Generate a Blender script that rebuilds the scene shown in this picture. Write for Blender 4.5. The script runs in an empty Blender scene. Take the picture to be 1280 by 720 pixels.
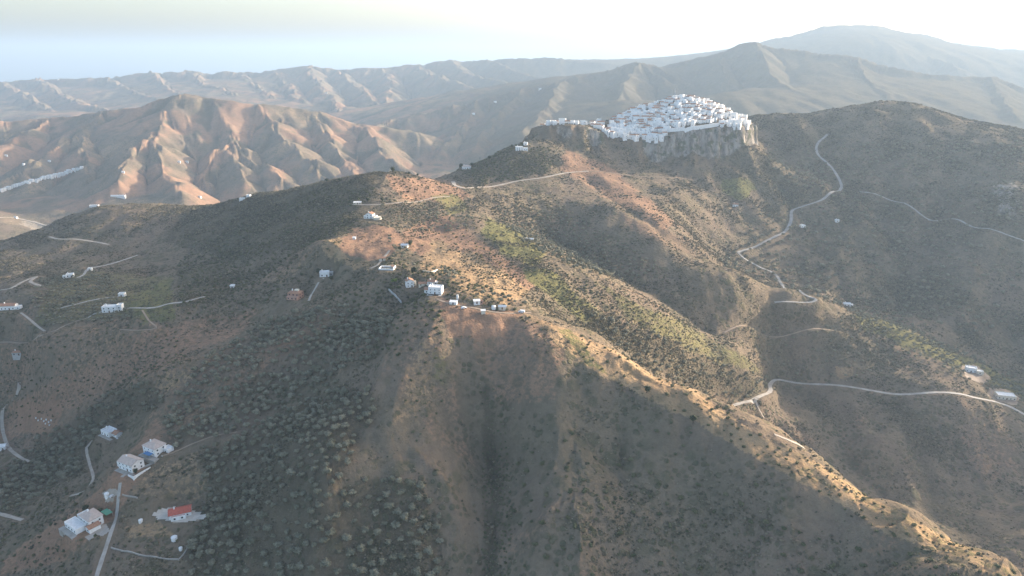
import bpy, bmesh, math, random
import numpy as np
from mathutils import Vector, Matrix

SC = bpy.context.scene
COL = SC.collection
RNG = np.random.default_rng(7)
random.seed(7)

# ------------------------------------------------------------------ viewpoint
CAM_Z = 800.0                     # metres above the sea
F = 865.0                         # focal length in pixels of a 1280 wide picture
PITCH = math.atan(293.0 / F)      # the sea horizon stands 293 px above the middle
CT, ST = math.cos(PITCH), math.sin(PITCH)
SUN_AZ, SUN_EL = math.radians(61.5), math.radians(12.6)


def ray(u, v):
    """pixel of the survey picture -> (x/Y, drop/Y) of the sight line"""
    r = (u - 640.0) / F
    up = (360.0 - v) / F
    y = CT + up * ST
    z = -ST + up * CT
    return r / y, -z / y


def to_px(x, y, z):
    zr = z - CAM_Z
    d = y * CT - zr * ST
    up = y * ST + zr * CT
    return 640 + F * x / d, 360 - F * up / d


def P(u, v, Y=None, z=None):
    a, s = ray(u, v)
    if Y is None:
        Y = (CAM_Z - z) / s
    return (a, Y, CAM_Z - s * Y)


# ------------------------------------------------------------------ noise
def _hash(ix, iy, seed):
    h = (ix.astype(np.int64) * 374761393 + iy.astype(np.int64) * 668265263 + seed * 974711) & 0xFFFFFFFF
    h = ((h ^ (h >> 13)) * 1274126177) & 0xFFFFFFFF
    h = ((h ^ (h >> 16)) * 2246822519) & 0xFFFFFFFF
    return (h ^ (h >> 15)) & 0xFFFFFFFF


def noise(x, y, seed=0):
    """gradient noise, about -1..1"""
    x = np.asarray(x, float); y = np.asarray(y, float)
    ix = np.floor(x); iy = np.floor(y)
    fx = x - ix; fy = y - iy
    ix = ix.astype(np.int64); iy = iy.astype(np.int64)
    u = fx * fx * fx * (fx * (fx * 6 - 15) + 10)
    v = fy * fy * fy * (fy * (fy * 6 - 15) + 10)
    out = 0
    for dx in (0, 1):
        for dy in (0, 1):
            ang = _hash(ix + dx, iy + dy, seed) * (2 * math.pi / 4294967296.0)
            g = np.cos(ang) * (fx - dx) + np.sin(ang) * (fy - dy)
            w = (u if dx else 1 - u) * (v if dy else 1 - v)
            out = out + g * w
    return out * 1.5


def fbm(x, y, octaves=4, seed=0, gain=0.5):
    s = 0; a = 1.0; t = 0
    for o in range(octaves):
        s = s + a * noise(x * 2 ** o + 17.3 * o, y * 2 ** o - 9.1 * o, seed + o)
        t += a; a *= gain
    return s / t


def smooth(x, a, b):
    t = np.clip((x - a) / (b - a), 0, 1)
    return t * t * (3 - 2 * t)


# ------------------------------------------------------------------ control heights
CP = []
def cps(*pts):
    for p in pts:
        CP.append(P(p[0], p[1], p[2]))
def cpz(*pts):
    for p in pts:
        CP.append(P(p[0], p[1], None, p[2]))
def raw(*pts):
    CP.extend(pts)

# crest of the near spur, bottom right up to the knoll
cps((1250, 716, 270), (1130, 650, 312), (1000, 580, 360), (920, 532, 392), (850, 490, 420), (775, 448, 447), (700, 412, 472),
    (640, 388, 492), (545, 366, 515), (490, 335, 600), (440, 300, 690), (470, 270, 790), (490, 245, 870), (490, 216, 960),
    (540, 226, 1000), (570, 234, 1050))
# the shaded face toward the viewer
cpz((600, 480, 580), (480, 500, 580), (540, 440, 601), (520, 520, 571), (560, 600, 548), (612, 560, 541), (614, 640, 526), (612, 715, 510), (540, 700, 521),
    (660, 480, 586), (690, 560, 560), (690, 640, 545), (690, 715, 530), (780, 560, 556), (800, 640, 541), (800, 715, 525), (880, 600, 551), (900, 680, 534),
    (1000, 690, 541), (1100, 716, 543), (400, 600, 553), (400, 700, 520), (470, 650, 533), (330, 680, 515), (720, 470, 590), (880, 560, 562), (960, 600, 560))
# left flank, houses on it, lower left valley
cpz((165, 582, 517), (110, 655, 500), (225, 645, 509), (130, 718, 500), (30, 700, 470), (20, 490, 470), (10, 565, 455), (0, 640, 470), (140, 543, 500),
    (70, 600, 478), (250, 590, 523), (300, 540, 540), (300, 640, 520), (230, 466, 548), (180, 500, 528), (100, 500, 497), (60, 540, 468), (60, 440, 527),
    (140, 460, 525), (250, 510, 535), (350, 450, 566), (400, 500, 560), (370, 374, 584), (406, 344, 597), (450, 400, 593), (430, 450, 580), (340, 540, 546),
    (300, 420, 560), (250, 400, 560), (450, 350, 605), (380, 322, 603), (408, 306, 619), (330, 350, 578), (340, 290, 590), (400, 262, 611))
cps((140, 390, 660), (200, 388, 630), (250, 376, 640), (30, 410, 680), (0, 400, 700), (80, 415, 640), (100, 350, 780), (30, 352, 800), (150, 150 + 195, 800), (200, 330, 880),
    (100, 300, 990), (60, 285, 1100), (0, 312, 1010), (30, 298, 1060), (133, 259, 1180), (200, 256, 1150), (258, 259, 1090), (310, 245, 1060), (400, 228, 1020),
    (300, 270, 985), (200, 295, 980), (250, 345, 760), (180, 365, 740), (90, 385, 690), (0, 350, 830), (350, 240, 1040))
# right flank of the plateau, second spur
cps((560, 262, 880), (600, 275, 790), (660, 303, 710), (740, 350, 625), (800, 385, 620), (850, 415, 635), (900, 445, 680), (950, 475, 705), (540, 320, 650), (600, 340, 600),
    (640, 350, 575), (500, 290, 720), (550, 290, 750), (520, 255, 880), (690, 385, 545), (620, 240, 985))
# gully between crest and second spur
cps((720, 406, 545), (760, 428, 535), (800, 454, 545), (850, 480, 565), (900, 508, 640), (660, 366, 555))
raw((.33, 880, 520), (.30, 930, 535), (.37, 870, 505), (0.27, 490, 535), (0.36, 480, 515), (0.50, 480, 465), (0.62, 480, 415), (0.75, 450, 400), (0.85, 400, 415), (0.95, 360, 425))
# third spur, gullies either side
cps((720, 232, 1080), (770, 258, 965), (830, 292, 885), (895, 343, 800), (985, 380, 800), (940, 366, 790), (962, 342, 1000), (1005, 362, 950), (940, 334, 1030), (690, 290, 925), (760, 322, 850), (800, 347, 803), (880, 404, 742), (930, 437, 715))
# saddle and rise to the village rock
cps((600, 212, 1120), (640, 190, 1180), (620, 222, 1090), (665, 178, 1225), (690, 205, 1150), (740, 214, 1160), (760, 222, 1130), (800, 240, 1100), (850, 246, 1090), (920, 258, 1180), (940, 205, 1380),
    (700, 186, 1245), (760, 197, 1250), (800, 206, 1255), (850, 209, 1260), (900, 206, 1275), (942, 192, 1340), (880, 290, 1060), (920, 316, 1050))
raw((0.06, 1400, 625), (0.12, 1550, 610), (0.22, 1600, 615), (0.32, 1500, 625), (0.18, 1750, 560), (0.02, 1600, 520), (-0.03, 1300, 590), (0.2, 1400, 640), (0.27, 1420, 640))
# right valley and right hill
cps((960, 408, 790), (985, 440, 775), (965, 482, 740), (1020, 520, 690), (1060, 570, 640), (1100, 632, 572), (1160, 660, 540), (1230, 680, 520), (1100, 490, 715), (1180, 492, 700), (1280, 517, 690),
    (1100, 560, 640), (1200, 560, 640), (1270, 600, 610), (1060, 386, 890), (1110, 408, 850), (1150, 432, 815), (1220, 458, 800), (1280, 485, 800),
    (1020, 377, 905), (1150, 396, 930), (1220, 420, 910), (1280, 440, 900), (1100, 370, 985), (1100, 300, 1150), (1100, 220, 1350), (1110, 126, 1680), (1150, 133, 1660), (1060, 135, 1680), (1000, 143, 1660), (955, 143, 1640),
    (1200, 150, 1580), (1280, 165, 1500), (1000, 200, 1450), (1040, 240, 1280), (985, 268, 1190), (960, 300, 1110), (1200, 220, 1300), (1270, 230, 1220), (1270, 290, 1090), (1200, 300, 1110), (1180, 350, 1020), (1040, 330, 1040), (1280, 360, 1000))
# out of the frame: sides, foreground, hidden valleys
raw((0, 200, 452), (-.5, 220, 430), (-1.0, 220, 420), (0.6, 200, 500), (1.0, 220, 480), (1.3, 300, 480), (0, 110, 430), (1.0, 110, 430), (-1.0, 110, 420), (2.4, 110, 430), (-2.4, 110, 430),
    (1.3, 480, 430), (1.3, 700, 480), (1.3, 900, 560), (1.3, 1250, 560), (1.3, 1700, 480), (2.4, 500, 430), (2.4, 1000, 480), (2.4, 2000, 430), (.95, 560, 400), (1.1, 1000, 560),
    (-1.0, 420, 470), (-1.0, 600, 440), (-1.0, 800, 480), (-1.0, 1100, 470), (-1.6, 600, 470), (-1.6, 1200, 480), (-2.4, 500, 500), (-2.4, 1500, 450),
    (-.4, 1550, 350), (-.2, 1500, 370), (-.65, 1450, 360), (-1.0, 1600, 330), (-.05, 1750, 370), (.1, 2100, 380), (.3, 2200, 400), (.5, 2300, 400), (.75, 2100, 420), (1.1, 2600, 420))
# far hill in the left middle
cps((230, 118, 3200), (205, 150, 2950), (185, 176, 2700), (170, 200, 2450), (195, 225, 2250), (215, 240, 2150), (140, 182, 2900), (130, 214, 2500),
    (290, 172, 2850), (300, 200, 2560), (330, 222, 2400), (245, 178, 3020), (240, 214, 2550), (330, 133, 3150), (350, 165, 2880), (395, 202, 2620), (328, 180, 2960), (352, 208, 2600),
    (400, 141, 3250), (450, 158, 3250), (430, 190, 2850), (520, 165, 3300), (480, 203, 2650), (560, 196, 2700), (130, 139, 3250), (60, 148, 3200), (0, 152, 3150), (60, 190, 2700), (0, 203, 2500), (60, 225, 2300), (0, 238, 2250), (120, 240, 2150),
    (30, 280, 1950), (0, 270, 1950), (420, 222, 2450), (270, 122, 3200), (300, 240, 2300))
# shaded ridge behind the village
cps((800, 79, 4500), (700, 100, 4300), (600, 125, 4100), (500, 150, 3900), (750, 92, 4400), (650, 165, 3100), (720, 140, 3300), (600, 180, 3000), (560, 150, 3500), (850, 98, 4300), (900, 128, 4000), (780, 120, 3500))
# far left range
cps((0, 103, 7300), (60, 99, 7400), (130, 97, 7400), (190, 91, 7500), (230, 90, 7500), (300, 91, 7500), (385, 83, 7400), (420, 87, 7400), (480, 85, 7300), (560, 77, 7400), (610, 75, 7300), (690, 73, 7200), (760, 79, 7000),
    (0, 145, 4900), (100, 125, 5700), (200, 110, 5900), (300, 116, 5300), (400, 126, 5000), (450, 158, 4100), (560, 110, 5300), (640, 103, 5300), (60, 130, 5000))
# right mountains
cps((945, 53, 4600), (900, 68, 4600), (854, 78, 4700), (1010, 66, 4500), (1070, 71, 4400), (1107, 84, 4300), (1160, 93, 4200), (1240, 97, 4200), (1280, 112, 4100), (1000, 105, 3600), (1100, 115, 3500), (1200, 125, 3400), (1280, 140, 3300), (930, 105, 3700),
    (957, 52, 7300), (1000, 43, 7400), (1030, 34, 7500), (1085, 31, 7500), (1150, 42, 7500), (1200, 55, 7500), (1250, 61, 7500), (1300, 62, 7500), (1200, 80, 5900), (1100, 60, 6000))
raw((.3, 5700, 620), (.5, 5500, 560), (.7, 5300, 560), (.9, 7500, 1000), (.9, 4200, 640), (1.3, 7000, 800), (2.4, 6000, 500), (1.3, 4000, 560), (2.4, 12000, 300), (1.2, 12000, 500), (.5, 11500, 450), (.2, 11500, 250), (0, 10500, 200), (-.4, 10500, 150), (-.8, 10000, 120),
    (-1.2, 7500, 480), (-1.2, 4500, 350), (-1.0, 3000, 500), (-2.4, 4000, 350), (-2.4, 9000, 300), (-1.5, 10000, 100), (0, 13900, 20), (-1, 13900, 10), (1, 13900, 60), (2.4, 13900, 30), (-2.4, 13900, 10),
    (-.65, 3900, 300), (-.4, 4100, 300), (-.2, 3800, 320), (-.1, 5700, 380), (.05, 5900, 460), (-1.6, 2500, 350))
CP = np.array(CP)

KZ = 1.0
def _phi(r2):
    return 0.5 * r2 * np.log(r2 + 1e-12)

def tps_fit(pts, lam):
    x = np.stack([pts[:, 0], np.log(pts[:, 1])], 1)
    n = len(x)
    r2 = ((x[:, None] - x[None]) ** 2).sum(-1)
    A = np.zeros((n + 3, n + 3))
    A[:n, :n] = _phi(r2) + lam * np.eye(n)
    A[:n, n] = 1; A[:n, n + 1:] = x
    A[n, :n] = 1; A[n + 1:, :n] = x.T
    b = np.zeros(n + 3); b[:n] = pts[:, 2]
    return x, np.linalg.solve(A, b)

def tps_eval(model, a, Y):
    x, w = model
    n = len(x)
    q = np.stack([a.ravel(), np.log(Y.ravel())], 1)
    out = np.empty(len(q))
    for i in range(0, len(q), 20000):
        c = q[i:i + 20000]
        r2 = ((c[:, None, 0] - x[None, :, 0]) ** 2 + (c[:, None, 1] - x[None, :, 1]) ** 2)
        out[i:i + 20000] = _phi(r2) @ w[:n] + w[n] + c @ w[n + 1:]
    return out.reshape(a.shape)

# ------------------------------------------------------------------ terrain grid
DA = 0.0016
core = np.arange(-0.96, 0.9601, DA)
outer = 0.96 + np.cumsum(DA * 1.07 ** np.arange(1, 68))
outer = outer[outer < 2.5]
AA = np.concatenate([-outer[::-1], core, outer])
NA = len(AA)
RATIO = 1.005
NY = int(math.log(14000 / 120.0) / math.log(RATIO)) + 1
LY0, LDY = math.log(120.0), math.log(RATIO)
YY = np.exp(LY0 + LDY * np.arange(NY))

# coarse evaluation, then bilinear upsampling along both axes
ca = np.concatenate([np.linspace(-AA[-1] * 1.001, -1.0, 30)[:-1], np.linspace(-1.0, 1.0, 260), np.linspace(1.0, AA[-1] * 1.001, 30)[1:]])
cy = np.linspace(math.log(119), math.log(14200), 330)
mdl = tps_fit(CP, 2e-4)
cA, cY = np.meshgrid(ca, np.exp(cy))
cz = tps_eval(mdl, cA, cY)

def up1(src, xs, xd, axis):
    idx = np.clip(np.searchsorted(xs, xd) - 1, 0, len(xs) - 2)
    t = (xd - xs[idx]) / (xs[idx + 1] - xs[idx])
    i0 = np.clip(idx - 1, 0, len(xs) - 1); i3 = np.clip(idx + 2, 0, len(xs) - 1)
    sh = [1, 1]; sh[axis] = -1
    t = t.reshape(sh)
    p0, p1, p2, p3 = (np.take(src, i, axis) for i in (i0, idx, idx + 1, i3))
    return p1 + 0.5 * t * (p2 - p0 + t * (2 * p0 - 5 * p1 + 4 * p2 - p3 + t * (3 * (p1 - p2) + p3 - p0)))

Z = up1(up1(cz, cy, np.log(YY), 0), ca, AA, 1)
GA, GY = np.meshgrid(AA, YY)
GX = GA * GY

def gradient(Z):
    zY = np.gradient(Z, YY, axis=0)
    zA = np.gradient(Z, AA, axis=1)
    zx = zA / GY
    return zx, zY - GA * zx

def erosion(Z, lam, amp, mask, seed):
    """gullies that run down the slope: amp metres at a slope of 1 in 2"""
    zx, zy = gradient(Z)
    sl = np.hypot(zx, zy) + 1e-6
    dx, dy = -zy / sl, zx / sl            # across the slope
    px, py = GX / lam, GY / lam
    ix = np.floor(px).astype(np.int64); iy = np.floor(py).astype(np.int64)
    fx = px - ix; fy = py - iy
    num = np.zeros_like(Z); den = np.zeros_like(Z) + 1e-9
    for i in (-1, 0, 1, 2):
        for j in (-1, 0, 1, 2):
            h = _hash(ix + i, iy + j, seed)
            ox = i + ((h & 0xFFFF) / 65536.0 - .5) * .9 - fx
            oy = j + ((h >> 16) / 65536.0 - .5) * .9 - fy
            d2 = ox * ox + oy * oy
            w = np.exp(-d2 * 2.2)
            num += w * np.cos(2 * math.pi * (ox * dx + oy * dy) * .85)
            den += w
    g = np.arcsin(np.clip(num / den, -1, 1)) * (2 / math.pi)
    g = g + .25 * (1 - np.abs(g))
    return Z + amp * mask * np.clip(sl * 2, 0, 1.2) * (g - .15)

far = smooth(GY, 1700, 2300)
# ridges of the far hills: every crest line carries two straight flanks, valleys lie where flanks meet
RIDGES = [
    # middle left hill
    ([(-20, 153, 3100), (0, 152, 3150), (60, 148, 3200), (130, 139, 3250), (180, 134, 3230), (205, 124, 3200), (230, 118, 3200), (270, 122, 3200), (330, 131, 3200), (400, 141, 3250), (450, 155, 3250), (520, 165, 3300)], .42),
    ([(230, 118, 3200), (212, 140, 3050), (190, 165, 2800), (170, 188, 2560), (158, 205, 2400), (140, 228, 2230)], .55),
    ([(214, 138, 3060), (233, 165, 2930), (234, 186, 2790)], .6),
    ([(190, 165, 2800), (200, 200, 2480), (205, 225, 2280), (218, 243, 2130)], .6),
    ([(262, 123, 3200), (283, 150, 3020), (291, 171, 2860), (298, 200, 2600), (302, 226, 2390)], .55),
    ([(291, 171, 2860), (320, 200, 2620), (346, 224, 2420)], .6), ([(291, 171, 2860), (268, 200, 2610), (252, 224, 2430)], .6),
    ([(330, 132, 3190), (348, 162, 2920), (372, 188, 2720), (396, 204, 2600)], .55),
    ([(388, 140, 3240), (408, 168, 3010), (424, 194, 2800), (442, 216, 2600)], .55), ([(450, 155, 3250), (468, 180, 2950), (486, 204, 2680)], .55),
    ([(130, 139, 3250), (96, 168, 2920), (60, 190, 2700), (28, 214, 2470)], .5), ([(60, 148, 3200), (20, 178, 2850), (-20, 198, 2650)], .5), ([(96, 168, 2920), (108, 195, 2620), (110, 220, 2400)], .6),
    # far left range
    ([(-30, 104, 7300), (0, 103, 7300), (60, 99, 7400), (130, 97, 7400), (190, 91, 7500), (230, 90, 7500), (300, 91, 7500), (345, 88, 7450), (385, 82, 7400), (420, 87, 7400), (480, 85, 7300), (520, 81, 7350), (560, 76, 7400), (590, 77, 7350), (610, 74, 7300), (690, 72, 7200), (760, 79, 7000), (800, 84, 6900)], .45),
    ([(0, 103, 7300), (28, 120, 6300), (60, 138, 5500)], .5), ([(48, 100, 7400), (70, 115, 6500), (100, 130, 5700), (150, 141, 5000)], .5), ([(130, 97, 7400), (160, 112, 6500), (200, 126, 5700)], .5), ([(190, 91, 7500), (204, 106, 6600), (220, 118, 6000)], .5),
    ([(235, 90, 7500), (256, 106, 6500), (296, 118, 5800)], .5), ([(300, 91, 7500), (316, 106, 6500), (340, 120, 5700)], .5), ([(345, 88, 7450), (356, 104, 6500), (372, 125, 5500)], .5), ([(385, 82, 7400), (392, 100, 6500), (412, 122, 5600), (424, 136, 5000)], .5),
    ([(420, 87, 7400), (444, 106, 6400), (474, 132, 5200)], .5), ([(480, 85, 7300), (490, 108, 6200), (478, 135, 5100)], .5), ([(515, 82, 7350), (548, 98, 6300), (604, 114, 5500)], .5), ([(560, 76, 7400), (584, 92, 6500), (640, 106, 5700)], .5), ([(610, 74, 7300), (650, 92, 6300), (690, 100, 5800)], .5),
    # blue ridges behind the village
    ([(440, 168, 3500), (500, 150, 3900), (560, 135, 4000), (600, 125, 4100), (650, 112, 4200), (700, 99, 4300), (750, 91, 4400), (780, 82, 4470), (800, 78, 4500), (818, 82, 4500), (850, 98, 4300), (900, 128, 4000)], .56),
    ([(700, 99, 4300), (680, 135, 3500), (652, 165, 3100)], .56), ([(800, 78, 4500), (776, 118, 3700), (740, 150, 3300)], .56), ([(600, 125, 4100), (582, 150, 3700), (560, 182, 3150)], .56), ([(650, 112, 4200), (620, 150, 3550), (590, 186, 3050)], .56), ([(800, 78, 4500), (846, 118, 3900), (870, 140, 3600)], .56),
    ([(800, 88, 4750), (854, 77, 4700), (900, 66, 4650), (930, 56, 4600), (945, 52, 4600), (962, 57, 4580), (1010, 66, 4500), (1070, 71, 4400), (1107, 84, 4300), (1160, 93, 4200), (1240, 96, 4200), (1290, 113, 4100)], .56),
    ([(945, 52, 4600), (962, 90, 4000), (1000, 118, 3500)], .56), ([(1070, 71, 4400), (1090, 105, 3800), (1120, 128, 3400)], .56), ([(1240, 96, 4200), (1250, 120, 3700), (1260, 140, 3300)], .56), ([(900, 66, 4650), (908, 100, 4000)], .56),
    ([(930, 60, 7200), (957, 51, 7300), (1000, 42, 7400), (1030, 33, 7500), (1060, 31, 7500), (1085, 31, 7500), (1110, 35, 7500), (1150, 42, 7500), (1200, 55, 7500), (1250, 61, 7500), (1310, 62, 7500)], .56),
    ([(1085, 31, 7500), (1130, 60, 6500), (1200, 85, 5600)], .56), ([(1200, 55, 7500), (1240, 72, 6600), (1300, 90, 5800)], .56),
]
f0 = int(np.searchsorted(YY, 1750))
FX = GX[f0:] + 45 * fbm(GX[f0:] / 420, GY[f0:] / 420, 3, 31); FY = GY[f0:] + 45 * fbm(GX[f0:] / 420, GY[f0:] / 420, 3, 32)
base = Z[f0:] - 75 * smooth(GY[f0:], 1850, 2500) * (1 - .6 * smooth(GA[f0:], -.1, .1))
tent = np.full(base.shape, -1e9)
for pts, slope in RIDGES:
    q = [P(*p) for p in pts]
    for (a0, y0, z0), (a1, y1, z1) in zip(q[:-1], q[1:]):
        x0, x1 = a0 * y0, a1 * y1
        reach = 700 + .12 * max(y0, y1)
        rr0 = max(0, np.searchsorted(YY, min(y0, y1) - reach) - f0); rr1 = max(1, np.searchsorted(YY, max(y0, y1) + reach) - f0)
        am = [(x0 - reach) / (min(y0, y1) - 0), (x1 - reach) / min(y0, y1), (x0 + reach) / min(y0, y1), (x1 + reach) / min(y0, y1)]
        cc0 = np.searchsorted(AA, min(am)); cc1 = np.searchsorted(AA, max(am))
        fx, fy = FX[rr0:rr1, cc0:cc1], FY[rr0:rr1, cc0:cc1]
        ex, ey = x1 - x0, y1 - y0
        t = np.clip(((fx - x0) * ex + (fy - y0) * ey) / (ex * ex + ey * ey + 1e-9), 0, 1)
        d = np.hypot(fx - x0 - ex * t, fy - y0 - ey * t)
        h = z0 + (z1 - z0) * t - slope * (np.sqrt(d * d + 64) - 8)
        sub = tent[rr0:rr1, cc0:cc1]
        np.maximum(sub, h, out=sub)
kk = 14.0
hh = np.clip(.5 + .5 * (base - tent) / kk, 0, 1)
Z[f0:] = np.where(smooth(GY[f0:], 1800, 2000) > 0, Z[f0:] * (1 - smooth(GY[f0:], 1800, 2050)) + smooth(GY[f0:], 1800, 2050) * (tent * (1 - hh) + base * hh + kk * hh * (1 - hh)), Z[f0:])
calm = 1 - .55 * smooth(GA, -.12, .05) * smooth(GY, 2400, 3400)
ZF = Z.copy()
Z = erosion(Z, 420, 55, smooth(GY, 3300, 4600) * calm, 3)
Z = erosion(Z, 210, 30, smooth(GY, 1900, 2600) * calm, 5)
Z = erosion(Z, 105, 12, smooth(GY, 1300, 2200) * (.5 + .5 * calm), 9)
Z = Z + far * 11 * fbm(GX / 160, GY / 160, 3, 11)
GULLYF = (Z - ZF) / 16.0
Z0 = Z.copy()
near = 1 - smooth(GY, 1500, 2600)
rightside = smooth(GA, .28, .45) * smooth(GY, 900, 1100)
Z = erosion(Z, 130, 8.5, near * (.5 + 1.5 * rightside), 13)
Z = erosion(Z, 58, 4.4, near * (.8 + .8 * rightside), 17)
Z = erosion(Z, 25, 1.6, near * (1 - smooth(GY, 900, 1400)), 19)
GULLY = (Z - Z0) / 6.0                 # below 0 in the gullies, above on the ribs
Z = Z + near * (3.6 * fbm(GX / 42, GY / 42, 3, 23) + .9 * fbm(GX / 9, GY / 9, 2, 29) * (1 - smooth(GY, 500, 1200)))

# ------------------------------------------------------------------ the rock the village stands on
RIM = [(668, 161, 1272), (685, 157, 1266), (712, 157, 1266), (738, 159, 1270), (752, 167, 1277), (775, 173, 1278), (800, 177, 1280), (820, 176, 1283), (838, 169, 1287), (868, 164, 1290), (900, 161, 1298), (925, 158, 1312), (940, 158, 1345)]
rim = [P(*r) for r in RIM]
top = rim + [P(850, 123, 1450), P(820, 128, 1440), P(790, 140, 1420), P(762, 151, 1390), P(745, 155, 1360), P(720, 155, 1320), P(690, 155, 1320), P(878, 126, 1450), P(905, 138, 1430), P(925, 147, 1420), P(938, 153, 1400),
    P(850, 145, 1365), P(880, 146, 1365), P(820, 152, 1345), P(790, 160, 1330), P(910, 150, 1370)]
top += [(ray(850, 150)[0], 1530, 690.), (ray(780, 150)[0], 1500, 665.), (ray(905, 150)[0], 1510, 672.), (ray(700, 150)[0], 1420, 650.), (ray(940, 150)[0], 1470, 655.)]
tmdl = tps_fit(np.array(top), 1e-4)
poly = [(r[0] * r[1], r[1]) for r in rim] + [(ray(945, 150)[0] * 1460, 1460), (ray(915, 150)[0] * 1530, 1530), (ray(850, 150)[0] * 1560, 1560), (ray(780, 150)[0] * 1520, 1520), (ray(720, 150)[0] * 1440, 1440), (ray(665, 150)[0] * 1360, 1360)]

def poly_sd(poly, x, y):
    """signed distance to a polygon, positive inside"""
    p = np.array(poly, float); q = np.roll(p, -1, 0)
    d2 = np.full(x.shape, 1e18); ins = np.zeros(x.shape, bool)
    for (ax, ay), (bx, by) in zip(p, q):
        ex, ey = bx - ax, by - ay
        wx, wy = x - ax, y - ay
        t = np.clip((wx * ex + wy * ey) / (ex * ex + ey * ey + 1e-12), 0, 1)
        d2 = np.minimum(d2, (wx - ex * t) ** 2 + (wy - ey * t) ** 2)
        if ay != by:
            c = ((ay > y) != (by > y)) & (x < (bx - ax) * (y - ay) / (by - ay) + ax)
            ins ^= c
    d = np.sqrt(d2)
    return np.where(ins, d, -d)

r0, r1 = np.searchsorted(YY, 1180), np.searchsorted(YY, 1640)
c0, c1 = np.searchsorted(AA, -.06), np.searchsorted(AA, .44)
sx, sy = GX[r0:r1, c0:c1], GY[r0:r1, c0:c1]
sd = poly_sd(poly, sx, sy)
wx_ = 6 * noise(sx / 15, sy / 15, 48)
sd = sd + 9 * noise((sx + wx_) / 31, (sy + wx_) / 45, 41) + 5 * noise((sx - wx_) / 13, (sy + wx_) / 19, 42) + 2.2 * fbm(sx / 6, sy / 8, 2, 43)
mesa = tps_eval(tmdl, GA[r0:r1, c0:c1], sy) + 1.0 * noise(sx / 20, sy / 20, 44) - 5 * np.clip(fbm(sx / 14, sy / 14, 2, 49), 0, 1) * (1 - smooth(sd, 3, 12))
wall = smooth(sd, -7, 4)
ledge = .16 * np.sin(wall * 9.5 + 2 * noise(sx / 30, sy / 30, 45)) * wall * (1 - wall)
base = Z[r0:r1, c0:c1]
lift = np.maximum(mesa - base, 0)
pu_ = 640 + F * GA[r0:r1, c0:c1] / (CT + .12 * ST)      # bearing along the face
scree = np.clip(.2 + .5 * (1 - smooth(pu_, 726, 746)) + .45 * fbm(sx / 38, sy / 38, 3, 47) + .5 * smooth(pu_, 738, 755) * (1 - smooth(pu_, 792, 815)) + .25 * smooth(pu_, 915, 940), .0, .8)
skirt = np.exp(np.minimum(sd + 7, 0) / 26.0)
prof = np.where(sd < -7, scree * skirt, scree + (1 - scree) * wall + ledge)
Z[r0:r1, c0:c1] = base + lift * prof * smooth(sd, -120, -60)
CLIFF = np.zeros_like(Z)
CLIFF[r0:r1, c0:c1] = smooth(lift * (1 - scree), 8, 20) * smooth(sd, -16, -7) * (1 - smooth(sd, 5, 10))
MESA = np.zeros_like(Z)
MESA[r0:r1, c0:c1] = smooth(sd, 2, 8)

# coast: the land dips below the sea at its far end
Z = Z * (1 - smooth(GY, 12500, 13900)) - 1.0 * smooth(GY, 12500, 13900)
Z = np.maximum(Z, -1.0)

# ------------------------------------------------------------------ sight lines onto the ground
def refresh():
    global SL, RUNMAX
    SL = -(CAM_Z - Z) / GY               # rises as the point stands higher in view
    RUNMAX = np.maximum.accumulate(SL, axis=0)
refresh()

def ground_z(x, y):
    a = np.asarray(x) / np.asarray(y)
    fa = np.interp(a, AA, np.arange(NA)); fy = (np.log(y) - LY0) / LDY
    i = np.clip(np.floor(fa).astype(int), 0, NA - 2); j = np.clip(np.floor(fy).astype(int), 0, NY - 2)
    s = fa - i; t = fy - j
    return (Z[j, i] * (1 - s) + Z[j, i + 1] * s) * (1 - t) + (Z[j + 1, i] * (1 - s) + Z[j + 1, i + 1] * s) * t

def hit(u, v, ymin=0):
    """where the sight line of a picture point meets the ground"""
    a, s = ray(u, v)
    fa = np.interp(a, AA, np.arange(NA)); i = min(int(fa), NA - 2); t = fa - i
    col = Z[:, i] * (1 - t) + Z[:, i + 1] * t
    d = (CAM_Z - s * YY) - col
    k = np.where((d <= 0) & (YY >= ymin))[0]
    if len(k) == 0:
        k = [int(np.argmin(np.abs(d[:np.searchsorted(YY, 9000)])))]
    k = max(k[0], 1)
    f = d[k - 1] / (d[k - 1] - d[k]) if d[k - 1] > 0 >= d[k] else 1
    Y = YY[k - 1] + (YY[k] - YY[k - 1]) * f
    return Vector((a * Y, Y, float(ground_z(a * Y, Y))))

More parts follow.
